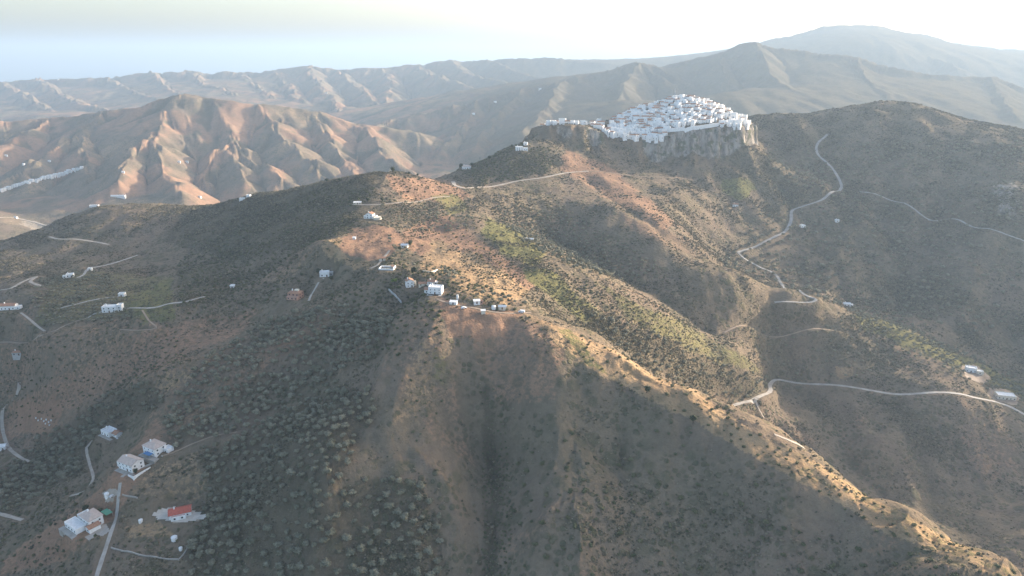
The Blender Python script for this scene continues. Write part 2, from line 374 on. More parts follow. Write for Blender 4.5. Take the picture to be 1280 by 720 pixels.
# named ribs and gullies of the near slopes (picture points, height, half width)
RIBS = [([(64, 546), (110, 519), (190, 482), (245, 464)], 11, 20), ([(150, 604), (205, 548), (300, 474), (380, 424)], 8, 24), ([(325, 356), (360, 330), (398, 308)], 6, 16), ([(0, 472), (100, 442), (200, 408), (250, 388)], 9, 24),
        ([(395, 700), (420, 600), (445, 530), (482, 440), (500, 388)], 4, 16), ([(492, 524), (528, 444), (546, 396)], 5, 12), ([(606, 470), (611, 530), (616, 600), (616, 660), (613, 735)], -3.5, 8), ([(566, 470), (574, 540), (570, 620)], 2.5, 12),
        ([(740, 500), (772, 580), (790, 735)], -3, 9), ([(860, 560), (900, 640), (920, 735)], -3, 9), ([(930, 590), (990, 660), (1010, 735)], 2, 12), ([(503, 376), (478, 430), (452, 500), (440, 540)], -8, 14), ([(330, 560), (300, 620), (290, 720)], -5, 14), ([(250, 300), (300, 330), (260, 372)], -6, 26),
        ([(-8, 520), (32, 514)], -5, 15), ([(1092, 228), (1052, 320), (1012, 372)], 12, 28), ([(1015, 285), (1040, 330), (1062, 378)], -10, 24), ([(1182, 240), (1132, 330), (1112, 386)], -13, 30), ([(1255, 240), (1222, 330), (1205, 405)], 13, 30), ([(1080, 160), (1060, 210), (1045, 232)], -9, 30), ([(1150, 160), (1130, 230)], 9, 34),
        ([(985, 440), (1040, 520), (1090, 610)], -7, 22), ([(1120, 500), (1150, 570), (1170, 640)], -8, 20), ([(1060, 500), (1090, 560), (1120, 610)], 3, 20), ([(1210, 505), (1220, 570), (1240, 640)], 3, 22), ([(700, 300), (760, 335), (830, 372), (890, 412)], -8, 16), ([(730, 215), (790, 262), (850, 310)], -6, 20)]
DEL = np.zeros_like(Z)
for px_, hh_, ww_ in RIBS:
    q = [hit(*p_) for p_ in px_]
    xs_ = np.array([p_.x for p_ in q]); ys_ = np.array([p_.y for p_ in q]); pad_ = ww_ * 3
    ra, rb = max(0, np.searchsorted(YY, ys_.min() - pad_)), np.searchsorted(YY, ys_.max() + pad_)
    al = np.concatenate([(xs_ - pad_) / ys_, (xs_ + pad_) / ys_]); ka, kb = np.searchsorted(AA, al.min() - .02), np.searchsorted(AA, al.max() + .02)
    X_, Y_ = GX[ra:rb, ka:kb], GY[ra:rb, ka:kb]
    X_ = X_ + ww_ * .6 * fbm(X_ / (ww_ * 2.5), Y_ / (ww_ * 2.5), 2, 36); Y_ = Y_ + ww_ * .6 * fbm(X_ / (ww_ * 2.5), Y_ / (ww_ * 2.5), 2, 37)
    dd_ = np.full(X_.shape, 1e18)
    for k_ in range(len(q) - 1):
        ex, ey = xs_[k_ + 1] - xs_[k_], ys_[k_ + 1] - ys_[k_]
        t = np.clip(((X_ - xs_[k_]) * ex + (Y_ - ys_[k_]) * ey) / (ex * ex + ey * ey + 1e-9), 0, 1)
        dd_ = np.minimum(dd_, (X_ - xs_[k_] - ex * t) ** 2 + (Y_ - ys_[k_] - ey * t) ** 2)
    DEL[ra:rb, ka:kb] += hh_ * np.exp(-np.sqrt(dd_ + 4) / ww_ * 1.3)
Z = Z + DEL
GULLY = GULLY + DEL / 7.0
refresh()
import os
SCRUB_N = 240000; SKY_STRENGTH = .15; SUN_STRENGTH = 3.6; SUN_COLOR = (1, .92, .82); HAZE_COLOR = (.40, .53, .67, 1); HAZE_DENSITY = 0.95e-4; HAZE_G = .2; HAZE_TOP = 1180; EXPOSURE = 1.88

# ------------------------------------------------------------------ roads
ROADMASK = np.zeros_like(Z)

def window(pts, pad):
    p = np.array(pts)
    Ymin, Ymax = p[:, 1].min() - pad, p[:, 1].max() + pad
    a = np.concatenate([(p[:, 0] - pad) / p[:, 1], (p[:, 0] + pad) / p[:, 1]])
    r0 = max(0, np.searchsorted(YY, Ymin) - 1); r1 = min(NY, np.searchsorted(YY, Ymax) + 1)
    c0 = max(0, np.searchsorted(AA, a.min()) - 2); c1 = min(NA, np.searchsorted(AA, a.max()) + 2)
    return slice(r0, r1), slice(c0, c1)

def line_dist(path, x, y):
    """distance to a polyline and the height of its nearest point"""
    best = np.full(x.shape, 1e18); hz = np.zeros(x.shape)
    for p, q in zip(path[:-1], path[1:]):
        ex, ey = q[0] - p[0], q[1] - p[1]
        wx, wy = x - p[0], y - p[1]
        t = np.clip((wx * ex + wy * ey) / (ex * ex + ey * ey + 1e-9), 0, 1)
        d = (wx - ex * t) ** 2 + (wy - ey * t) ** 2
        m = d < best
        best = np.where(m, d, best); hz = np.where(m, p[2] + (q[2] - p[2]) * t, hz)
    return np.sqrt(best), hz

def spline(pts, step):
    out = []
    n = len(pts)
    for i in range(n - 1):
        p0, p1, p2, p3 = pts[max(i - 1, 0)], pts[i], pts[i + 1], pts[min(i + 2, n - 1)]
        k = max(1, int((p2 - p1).length / step))
        for j in range(k):
            t = j / k
            out.append(0.5 * (2 * p1 + (p2 - p0) * t + (2 * p0 - 5 * p1 + 4 * p2 - p3) * t * t + (3 * (p1 - p2) + p3 - p0) * t ** 3))
    out.append(pts[-1].copy())
    return out

ROADS = [
    # name, label, width, material key, picture points, least distance
    ('road', 'pale winding lane climbing from the bottom edge to the pair of white houses', 3.0, 'concrete', [(120, 724), (131, 690), (142, 655), (146, 628), (154, 602), (163, 592), (180, 584), (204, 573)], 0),
    ('dirt_track', 'faint earth track running on from the white houses to the edge of the olive grove', 2.0, 'dirt', [(204, 573), (238, 555), (270, 545), (296, 540)], 0),
    ('dirt_track', 'curved dusty drive leading up to the low white house on the left slope', 2.7, 'dust', [(88, 620), (104, 609), (116, 597), (112, 580), (109, 564), (116, 552), (127, 546)], 0),
    ('road', 'pale bending lane at the left edge below the brown field', 3.6, 'dust', [(24, 478), (21, 495), (5, 513), (3, 533), (10, 559), (24, 571), (37, 577)], 0),
    ('dirt_track', 'short pale track entering at the lower left edge', 3.4, 'dust', [(-6, 641), (10, 645), (28, 650)], 0),
    ('road', 'bright concrete lane running right from the long white house', 3.6, 'concrete', [(110, 397), (130, 391), (150, 388), (185, 385), (212, 379), (234, 375), (256, 371)], 0),
    ('dirt_track', 'thin earth track below the long white house toward the left edge', 2.8, 'dirt', [(0, 428), (22, 428), (60, 416), (85, 405), (110, 397)], 0),
    ('dirt_track', 'pale track across the terraces up to the small white shed', 3.2, 'concrete', [(76, 385), (95, 380), (122, 374), (148, 371)], 0),
    ('road', 'pale lane rising to the right past the tiny white hut on the terraces', 3.6, 'concrete', [(96, 347), (104, 343), (110, 336), (126, 333), (150, 327), (172, 319)], 0),
    ('road', 'pale zigzag lane at the far left edge', 4.5, 'dust', [(-4, 364), (14, 359), (30, 352), (46, 346), (38, 352), (52, 358)], 0),
    ('dirt_track', 'straight narrow drive dropping from the white house at the left edge', 2.8, 'dust', [(26, 391), (40, 403), (56, 414)], 0),
    ('dirt_track', 'grey track cut across the dark slope below the far left skyline', 5, 'dust', [(62, 296), (76, 299), (100, 299), (136, 306)], 0),
    ('road', 'sunlit pale road on the far bank at the left edge', 9, 'dust', [(-6, 273), (20, 273), (44, 278), (62, 283)], 1500),
    ('road', 'pale road over the saddle between the knoll and the village rock', 7, 'dust', [(566, 227), (577, 234), (600, 234), (640, 228), (680, 222), (712, 215), (735, 214)], 0),
    ('dirt_track', 'earth track contouring under the village rock toward the right', 3.5, 'dirt', [(735, 214), (770, 217), (810, 222), (860, 224)], 0),
    ('dirt_track', 'earth track crossing the knoll above the white hilltop house', 3.5, 'dust', [(440, 256), (465, 256), (495, 253), (530, 251), (562, 246)], 0),
    ('road', 'grey road snaking down the shaded right hillside in long bends', 6.5, 'asphalt', [(1034, 168), (1023, 178), (1021, 190), (1034, 205), (1049, 224), (1050, 238), (1030, 248), (1002, 258), (990, 264), (988, 278), (978, 292), (955, 302), (922, 315)], 0),
    ('road', 'lower grey bend of the hillside road running down to the stream', 5, 'asphalt', [(922, 315), (931, 325), (946, 333), (972, 346), (1000, 361), (1020, 376), (998, 378), (968, 378)], 0),
    ('road', 'grey road rising across the far right hillside to the edge', 6, 'asphalt', [(1074, 240), (1110, 250), (1145, 263), (1190, 272), (1226, 286), (1284, 303)], 0),
    ('road', 'pale road crossing the valley behind the near ridge to the right edge', 5.5, 'concrete', [(888, 505), (918, 505), (944, 498), (962, 491), (963, 480), (976, 474), (1030, 481), (1090, 488), (1150, 491), (1215, 496), (1250, 503), (1284, 521)], 520),
    ('dirt_track', 'short dusty track dropping from the valley road bend', 2.5, 'dust', [(944, 499), (949, 512), (955, 523)], 520),
    ('dirt_track', 'curved track just behind the sunlit crest', 3, 'dust', [(968, 543), (984, 554), (996, 566), (1003, 577)], 385),
    ('dirt_track', 'reddish track along the crest past the sheds and parked vans', 3, 'dirt', [(546, 374), (566, 380), (590, 385), (615, 390), (640, 392), (664, 391)], 0),
    ('dirt_track', 'short pale lane beside the white walled yard', 2.6, 'dust', [(463, 336), (471, 331), (478, 323), (487, 313)], 0),
    ('dirt_track', 'thin track crossing the shaded slope in the middle of the right valley', 3, 'dirt', [(905, 416), (950, 416), (1000, 414), (1046, 414)], 700),
    ('dirt_track', 'short steep drive beside the pink house on the left slope', 2.4, 'concrete', [(386, 376), (391, 367), (398, 358), (405, 351)], 0),
    ('dirt_track', 'thin branching path on the dark slope below the concrete lane', 2.0, 'dirt', [(178, 388), (186, 400), (196, 412), (170, 413), (150, 412)], 0),
]
PATHS = []
for name, label, wd, mk, px, ymin in ROADS:
    g = []
    lim = ymin
    for u, v in px:
        p = hit(u, v, lim)
        g.append(p)
    if os.environ.get('DBG'): print('ROAD', label[:40], [(round(p.y), round(p.z)) for p in g])
    # drop points that fell onto other ground behind or in front of the line
    keep = [g[0]]
    for p in g[1:]:
        if (p - keep[-1]).length < 190 + .18 * p.y:
            keep.append(p)
    path = spline(keep, 5.0)
    # an even gradient: smooth the heights along the line
    zz = np.array([float(ground_z(p.x, p.y)) for p in path])
    for _ in range(12):
        zz[1:-1] = (zz[:-2] + 2 * zz[1:-1] + zz[2:]) / 4
    for p, z_ in zip(path, zz):
        p.z = z_
    PATHS.append((name, label, wd, mk, path))
    pad = wd * .5 + 16
    r, c = window([(p.x, p.y) for p in path], pad)
    d, hz_ = line_dist([(p.x, p.y, p.z) for p in path], GX[r, c], GY[r, c])
    kk = 1 - smooth(d, wd * .5 + 1.5, wd * .5 + 8)
    Z[r, c] = Z[r, c] * (1 - kk) + hz_ * kk
    ROADMASK[r, c] = np.maximum(ROADMASK[r, c], 1 - smooth(d, wd * .5 + .5, wd * .5 + 3))
refresh()

# level ground under the larger houses (picture point, radius)
PADS = [(140, 389, 13), (370, 372, 9), (466, 273, 12), (545, 366, 8), (194, 563, 11), (165, 584, 11), (112, 656, 12), (226, 643, 13), (139, 543, 11), (12, 386, 12), (512, 358, 6), (484, 336, 9), (406, 345, 7), (506, 309, 5), (1213, 464, 10), (1256, 497, 14), (661, 302, 9), (649, 188, 10), (583, 211, 10), (919, 258, 6), (1058, 382, 8), (1003, 284, 5)]
PADPOS = {}
for u, v, rad in PADS:
    p = hit(u, v)
    PADPOS[(u, v)] = p
    r, c = window([(p.x, p.y)], rad + 12)
    d = np.hypot(GX[r, c] - p.x, GY[r, c] - p.y)
    kk = 1 - smooth(d, rad, rad + 10)
    Z[r, c] = Z[r, c] * (1 - kk) + p.z * kk
    ROADMASK[r, c] = np.maximum(ROADMASK[r, c], 1 - smooth(d, rad - 1, rad + 2))
refresh()

# ------------------------------------------------------------------ land use, painted on the ground as bare, dry, green ... plots
PU, PV = to_px(GX, GY, Z)
VISIBLE = SL >= RUNMAX - .004
BARE = np.zeros_like(Z); DRY = np.zeros_like(Z); GREEN = np.zeros_like(Z); WOOD_SHADE = np.zeros_like(Z); PALE = np.zeros_like(Z)
WU = PU + 9.0 * fbm(GX / 34, GY / 34, 3, 51); WV = PV + 7.0 * fbm(GX / 34, GY / 34, 3, 52)

def zone(poly, y0, y1, soft=6):
    """0..1 inside a plot outlined on the survey picture, kept to ground between two distances"""
    p = np.array(poly, float)
    m = (PU > p[:, 0].min() - soft) & (PU < p[:, 0].max() + soft) & (PV > p[:, 1].min() - soft) & (PV < p[:, 1].max() + soft) & (GY > y0) & (GY < y1)
    out = np.zeros_like(Z)
    if m.any():
        out[m] = smooth(poly_sd(poly, WU[m], WV[m]), -soft * .5, soft * .5)
    return out

# terraced plots: the slope is cut into steps
for pg, st_, y0_, y1_ in (([(40, 345), (110, 330), (220, 340), (220, 402), (40, 414)], 3.4, 560, 950), ([(560, 315), (630, 315), (668, 352), (610, 360)], 2.6, 480, 820), ([(620, 262), (705, 262), (835, 335), (800, 354), (720, 337), (650, 304)], 4.0, 600, 1000),
        ([(740, 380), (960, 470), (945, 500), (800, 440)], 4.2, 500, 800), ([(960, 190), (1130, 150), (1270, 190), (1270, 330), (1100, 330), (1010, 260)], 3.6, 900, 1700), ([(480, 245), (590, 265), (560, 300), (500, 290)], 2.6, 600, 980), ([(1060, 490), (1260, 520), (1240, 640), (1120, 600)], 4.5, 520, 760), ([(140, 640), (235, 650), (232, 700), (145, 690)], 2.2, 280, 480)):
    mk_ = zone(pg, y0_, y1_, 12) * (1 - ROADMASK) * np.clip(.5 + 1.2 * fbm(GX / 60, GY / 60, 2, 57), 0, 1)
    tt = Z / st_; fl = np.floor(tt)
    Z = Z * (1 - .85 * mk_) + .85 * mk_ * (fl + smooth(tt - fl, .6, 1.0)) * st_
refresh()

def paint(layer, k, poly, y0, y1, soft=6):
    np.maximum(layer, zone(poly, y0, y1, soft) * k, out=layer)

paint(BARE, 1, [(424, 304), (438, 287), (470, 281), (497, 288), (508, 300), (482, 318), (460, 328), (432, 318)], 550, 900, 4)
paint(DRY, .9, [(402, 306), (425, 292), (426, 312), (440, 326), (468, 332), (440, 338), (415, 322)], 550, 800, 4)
paint(BARE, .85, [(484, 218), (530, 222), (566, 228), (590, 245), (560, 262), (540, 250), (505, 250), (490, 240)], 800, 1100)
paint(BARE, .75, [(500, 285), (560, 268), (600, 300), (650, 330), (690, 350), (640, 370), (590, 350), (540, 330), (505, 310)], 520, 900, 8)
paint(DRY, .8, [(540, 300), (600, 320), (660, 360), (640, 385), (580, 370), (520, 340)], 480, 800, 8)
paint(GREEN, .9, [(610, 272), (645, 285), (685, 318), (670, 332), (630, 318), (600, 290)], 600, 900, 7)
paint(GREEN, .9, [(655, 335), (690, 335), (725, 370), (760, 400), (740, 405), (700, 380), (660, 350)], 520, 800, 7)
paint(GREEN, .7, [(540, 244), (575, 244), (590, 262), (560, 268)], 800, 1000, 5)
paint(GREEN, .6, [(690, 410), (715, 412), (745, 446), (765, 470), (735, 455)], 400, 520, 6)
paint(GREEN, .6, [(740, 350), (850, 400), (940, 450), (955, 470), (900, 455), (800, 410)], 560, 760, 8)
paint(DRY, 1, [(650, 392), (720, 415), (760, 436), (860, 484), (1000, 570), (1130, 642), (1262, 710), (1262, 730), (1120, 672), (990, 596), (850, 520), (740, 460), (690, 425)], 240, 520, 8)
paint(BARE, .55, [(700, 420), (780, 450), (870, 500), (960, 555), (960, 575), (850, 515), (750, 465)], 300, 520, 8)
paint(GREEN, .35, [(980, 560), (1130, 640), (1270, 712), (1270, 735), (1130, 668), (1000, 590)], 240, 400, 8)
paint(BARE, .5, [(590, 398), (692, 404), (708, 445), (694, 500), (625, 505), (588, 440)], 380, 520, 6)
paint(BARE, .95, [(548, 372), (600, 386), (655, 392), (640, 412), (600, 425), (560, 420)], 430, 560, 6)
paint(DRY, .45, [(520, 420), (546, 425), (540, 500), (520, 525), (488, 530), (500, 480)], 380, 520, 18)
paint(BARE, .6, [(150, 425), (240, 405), (300, 410), (200, 465), (110, 505), (0, 560), (0, 510)], 380, 700, 14)
paint(BARE, .6, [(120, 430), (230, 400), (330, 385), (300, 420), (180, 460)], 380, 700, 14)
paint(DRY, .45, [(192, 470), (216, 460), (244, 462), (240, 476), (205, 492)], 400, 640, 5)
paint(BARE, .9, [(14, 502), (78, 500), (80, 520), (58, 545), (22, 538)], 400, 700, 5)
paint(BARE, .75, [(170, 560), (196, 520), (205, 540), (150, 640), (80, 705), (0, 720), (0, 700), (90, 640)], 280, 560, 8)
paint(DRY, .4, [(205, 578), (296, 542), (270, 600), (240, 630), (160, 615)], 300, 500, 6)
paint(DRY, .6, [(150, 655), (200, 650), (220, 672), (160, 672)], 280, 460, 5)
paint(GREEN, .5, [(62, 350), (100, 336), (218, 345), (216, 400), (150, 398), (40, 408)], 520, 900, 5)
paint(GREEN, .7, [(150, 372), (215, 345), (218, 398), (180, 404)], 520, 900, 3)
paint(DRY, .35, [(330, 352), (398, 306), (402, 318), (350, 357)], 500, 900, 4)
paint(GREEN, .45, [(540, 440), (565, 445), (560, 490), (540, 480)], 380, 520, 16)
paint(WOOD_SHADE, 1, [(606, 480), (614, 480), (621, 520), (617, 560), (626, 610), (620, 660), (624, 724), (610, 724), (607, 660), (612, 610), (604, 560), (610, 520)], 250, 460, 14)
paint(WOOD_SHADE, .8, [(220, 335), (285, 330), (280, 372), (225, 392)], 600, 900, 6)
paint(WOOD_SHADE, 1, [(250, 245), (400, 230), (470, 225), (440, 290), (300, 330), (200, 300)], 700, 1100, 20)
paint(WOOD_SHADE, .6, [(690, 395), (760, 430), (880, 500), (960, 500), (900, 470), (780, 405)], 480, 640, 8)
paint(WOOD_SHADE, .8, [(720, 380), (770, 395), (800, 430), (770, 430)], 500, 640, 8)
paint(WOOD_SHADE, .6, [(560, 200), (640, 190), (680, 190), (690, 215), (600, 225)], 1000, 1300, 6)
paint(BARE, .7, [(705, 185), (760, 205), (800, 240), (850, 280), (830, 290), (760, 250), (700, 215)], 900, 1300, 10)
paint(BARE, .5, [(770, 262), (870, 300), (900, 330), (860, 320), (790, 290)], 800, 1100, 8)
paint(GREEN, 1, [(900, 225), (930, 222), (945, 238), (925, 250), (903, 240)], 1100, 1350, 4)
paint(GREEN, .8, [(1060, 388), (1120, 402), (1190, 438), (1282, 480), (1282, 500), (1180, 455), (1080, 412)], 700, 1000, 7)
paint(DRY, .5, [(1080, 395), (1140, 425), (1220, 460), (1160, 440)], 700, 1000, 7)
ROCKY = zone([(1238, 224), (1270, 222), (1276, 272), (1248, 268)], 900, 1500, 14) * .7
paint(PALE, 0, [(1238, 224), (1270, 222), (1276, 272), (1248, 268)], 900, 1500, 6)
paint(DRY, .7, [(1040, 458), (1065, 455), (1068, 470), (1050, 474)], 600, 900, 4)
paint(PALE, .9, [(196, 641), (222, 634), (252, 640), (248, 650), (214, 652)], 300, 520, 3)
paint(PALE, .8, [(128, 618), (142, 612), (140, 626), (130, 628)], 300, 520, 3)
paint(PALE, .8, [(10, 274), (58, 281), (60, 288), (30, 285)], 1500, 2300, 4)
# GROVEPAINT: olive grove floors darkened for brown soil and painted shade between crowns
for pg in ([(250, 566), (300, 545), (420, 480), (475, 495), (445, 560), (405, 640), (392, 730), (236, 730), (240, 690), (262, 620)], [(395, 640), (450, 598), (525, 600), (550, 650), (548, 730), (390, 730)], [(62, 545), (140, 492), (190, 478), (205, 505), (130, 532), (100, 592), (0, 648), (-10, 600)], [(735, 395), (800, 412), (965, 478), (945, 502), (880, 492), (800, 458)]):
    WOOD_SHADE = np.maximum(WOOD_SHADE, .82 * zone(pg, 240, 820, 20))
farb = smooth(GY, 1800, 2200) * (1 - .3 * smooth(GY, 4500, 6500))
n1 = fbm(GX / 260, GY / 260, 4, 61)
BARE = np.maximum(BARE, farb * .85 * smooth(n1, -.25, .25) * (1 - smooth(GA, -.02, .12) * .85))
DRY = np.maximum(DRY, farb * .5 * smooth(n1, .0, -.4) * (1 - smooth(GA, -.02, .12)))
WOOD_SHADE = np.maximum(WOOD_SHADE, smooth(GY, 2600, 3000) * smooth(GA, -.2, .05) * .95)  # shade painted in: the mountains behind and right of the village are darkened
n2 = fbm(GX / 70, GY / 70, 3, 62)
WOOD_SHADE = np.maximum(WOOD_SHADE, farb * np.clip(smooth(-GULLYF + .5 * n2, .1, .9) * .9 + .5 * smooth(n2, .1, .5), 0, .9))
BARE = np.where(farb > 0, BARE * (1 - .5 * smooth(n2, .0, .5)), BARE)
PALE = np.maximum(PALE, .0 * PALE)
nearg = 1 - smooth(GY, 1500, 1900)
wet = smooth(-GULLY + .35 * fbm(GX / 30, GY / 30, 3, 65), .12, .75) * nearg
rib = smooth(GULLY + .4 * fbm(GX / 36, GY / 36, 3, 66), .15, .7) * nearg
WOOD_SHADE = np.maximum(WOOD_SHADE, wet * .5 * (1 - .6 * (PU > 480) * (PV > 420) * (PU < 1100) * (GY < 470)) * (1 - .8 * DRY) * (1 - .8 * BARE))
BARE = np.maximum(BARE, rib * .42 * (1 - GREEN)); DRY = np.maximum(DRY, .25 * rib * smooth(fbm(GX / 90, GY / 90, 3, 67), -.1, .3))
rs_ = smooth(GA, .2, .36) * smooth(GY, 650, 900) * nearg
WOOD_SHADE = np.maximum(WOOD_SHADE, rs_ * np.clip(.4 + .7 * fbm(GX / 70, GY / 70, 4, 68), 0, .85) * (1 - GREEN))
BARE = BARE * (1 - .75 * rs_)
# far spurs: bare crests, scrub in the ravines
ROCK = np.maximum(CLIFF, ROCKY)

def grid_mesh(name, mat, r0, r1):
    me = bpy.data.meshes.new(name)
    sl_ = slice(r0, r1)
    n = r1 - r0
    co = np.stack([GX[sl_], GY[sl_], Z[sl_]], -1).reshape(-1, 3).astype(np.float32)
    me.vertices.add(len(co)); me.vertices.foreach_set('co', co.ravel())
    idx = np.arange(n * NA).reshape(n, NA)
    q = np.stack([idx[:-1, :-1], idx[:-1, 1:], idx[1:, 1:], idx[1:, :-1]], -1).reshape(-1, 4).astype(np.int32)
    me.loops.add(q.size); me.loops.foreach_set('vertex_index', q.ravel())
    me.polygons.add(len(q)); me.polygons.foreach_set('loop_start', np.arange(0, q.size, 4, dtype=np.int32))
    me.polygons.foreach_set('use_smooth', np.ones(len(q), bool))
    me.update(); me.validate()
    one = np.ones_like(Z[sl_])
    for nm, ch in (('soil', (BARE, DRY, GREEN)), ('cover', (ROCK, PALE, WOOD_SHADE))):
        at = me.attributes.new(nm, 'FLOAT_COLOR', 'POINT')
        at.data.foreach_set('color', np.stack([ch[0][sl_], ch[1][sl_], ch[2][sl_], one], -1).astype(np.float32).ravel())
    me.materials.append(mat)
    ob = bpy.data.objects.new(name, me); COL.objects.link(ob); ob['kind'] = 'structure'
    return ob

# ------------------------------------------------------------------ material kit
class NT:
    def __init__(s, name):
        s.m = bpy.data.materials.new(name); s.m.use_nodes = True
        s.t = s.m.node_tree; s.b = s.t.nodes['Principled BSDF']
        s.b.inputs['Specular IOR Level'].default_value = .2
        s.co = s.t.nodes.new('ShaderNodeTexCoord')
    def n(s, typ, **kw):
        x = s.t.nodes.new(typ)
        for k, v in kw.items():
            if k.startswith('i_'):
                key = k[2:]
                x.inputs[int(key) if key.isdigit() else key].default_value = v
            else:
                setattr(x, k, v)
        return x
    def l(s, a, b): s.t.links.new(a, b)
    def noise(s, scale, detail=3, rough=.55):
        x = s.n('ShaderNodeTexNoise', i_Scale=scale, i_Detail=detail, i_Roughness=rough)
        s.l(s.co.outputs['Object'], x.inputs['Vector']); return x.outputs['Fac']
    def ramp(s, f, a, b):
        x = s.n('ShaderNodeMapRange', interpolation_type='SMOOTHSTEP'); s.l(f, x.inputs['Value'])
        x.inputs['From Min'].default_value = a; x.inputs['From Max'].default_value = b
        return x.outputs['Result']
    def math(s, op, a, b):
        x = s.n('ShaderNodeMath', operation=op)
        for i, q in enumerate((a, b)):
            if isinstance(q, (int, float)): x.inputs[i].default_value = q
            else: s.l(q, x.inputs[i])
        return x.outputs[0]
    def mix(s, f, a, b):
        x = s.n('ShaderNodeMix', data_type='RGBA')
        for i, q in ((0, f), (6, a), (7, b)):
            if isinstance(q, (int, float)): x.inputs[i].default_value = q
            elif isinstance(q, tuple): x.inputs[i].default_value = (*q, 1)
            else: s.l(q, x.inputs[i])
        return x.outputs[2]

def ground_material():
    k = NT('hill_ground')
    s = k.n('ShaderNodeAttribute', attribute_name='soil'); c = k.n('ShaderNodeAttribute', attribute_name='cover')
    ss = k.n('ShaderNodeSeparateColor'); k.l(s.outputs['Color'], ss.inputs[0])
    cs = k.n('ShaderNodeSeparateColor'); k.l(c.outputs['Color'], cs.inputs[0])
    bare, dry, green = ss.outputs; rock, pale, wood = cs.outputs
    big = k.ramp(k.noise(.012, 5, .6), .35, .65)
    med = k.ramp(k.noise(.06, 5, .65), .32, .68)
    fine = k.ramp(k.noise(.32, 4, .7), .3, .7)
    tiny = k.ramp(k.noise(1.3, 3, .7), .3, .7)
    base = k.mix(big, (0.20, 0.145, 0.108), (0.15, 0.124, 0.086))
    base = k.mix(k.math('MULTIPLY', med, .6), base, (0.25, 0.188, 0.13))
    def edged(m, amt=.55):      # ragged plot edges
        return k.ramp(k.math('ADD', m, k.math('MULTIPLY', k.math('SUBTRACT', fine, .5), amt)), .25, .75)
    base = k.mix(edged(bare), base, k.mix(med, (0.36, 0.212, 0.138), (0.29, 0.168, 0.11)))
    base = k.mix(edged(dry), base, k.mix(med, (0.44, 0.295, 0.17), (0.34, 0.22, 0.125)))
    base = k.mix(edged(green), base, k.mix(med, (0.20, 0.18, 0.07), (0.14, 0.138, 0.06)))
    base = k.mix(k.math('MULTIPLY', edged(wood, .9), .85), base, k.mix(med, (0.078, 0.068, 0.047), (0.122, 0.102, 0.07)))  # real woods and gully scrub, plus shade painted under groves and on mountains
    base = k.mix(edged(pale, .35), base, (0.408, 0.336, 0.258))
    # dark low scrub and straw tufts as small marks
    v = k.n('ShaderNodeTexVoronoi', i_Scale=.22); k.l(k.co.outputs['Object'], v.inputs['Vector'])
    v2 = k.n('ShaderNodeTexVoronoi', i_Scale=.075); k.l(k.co.outputs['Object'], v2.inputs['Vector'])
    clumps = k.ramp(k.noise(.035, 4, .6), .42, .6)
    dots = k.math('MULTIPLY', k.ramp(v.outputs['Distance'], .52, .3), clumps)
    dots2 = k.math('MULTIPLY', k.ramp(v2.outputs['Distance'], .45, .25), k.ramp(k.noise(.02, 3, .6), .45, .6))
    less = k.math('SUBTRACT', 1.0, k.math('MULTIPLY', bare, .75))
    dots = k.math('MULTIPLY', k.math('MAXIMUM', dots, k.math('MULTIPLY', dots2, .8)), less)
    base = k.mix(k.math('MULTIPLY', dots, .8), base, (0.072, 0.081, 0.046))
    base = k.mix(k.math('MULTIPLY', tiny, .42), base, k.mix(fine, (0.087, 0.072, 0.051), (0.240, 0.192, 0.132)))
    # limestone where the ground is a cliff: upright streaks
    mp = k.n('ShaderNodeMapping'); mp.inputs['Scale'].default_value = (.10, .08, .045); k.l(k.co.outputs['Object'], mp.inputs['Vector'])
    st = k.n('ShaderNodeTexNoise', i_Scale=1.0, i_Detail=6, i_Roughness=.65); k.l(mp.outputs[0], st.inputs['Vector'])
    rk = k.mix(k.ramp(st.outputs['Fac'], .35, .65), (0.15, 0.13, 0.108), (0.36, 0.315, 0.265))
    rk = k.mix(k.math('MULTIPLY', k.ramp(k.noise(.07, 4), .52, .62), .8), rk, (0.102, 0.109, 0.065))
    base = k.mix(edged(rock, .4), base, rk)
    k.l(base, k.b.inputs['Base Color']); k.b.inputs['Roughness'].default_value = 1; k.b.inputs['Specular IOR Level'].default_value = 0
    hgt = k.math('ADD', k.math('MULTIPLY', k.noise(.3, 5, .7), 1.0), k.math('MULTIPLY', dots, .5))
    bp = k.n('ShaderNodeBump', i_Strength=.8, i_Distance=2.2); k.l(hgt, bp.inputs['Height']); k.l(bp.outputs[0], k.b.inputs['Normal'])
    return k.m

def speckled(name, a, b, scale, rough=.9, bump=0):
    k = NT(name)
    k.l(k.mix(k.ramp(k.noise(scale, 4, .6), .3, .7), a, b), k.b.inputs['Base Color'])
    k.b.inputs['Roughness'].default_value = rough
    if bump:
        bp = k.n('ShaderNodeBump', i_Strength=.5, i_Distance=bump); k.l(k.noise(scale * 3, 4), bp.inputs['Height']); k.l(bp.outputs[0], k.b.inputs['Normal'])
    return k.m

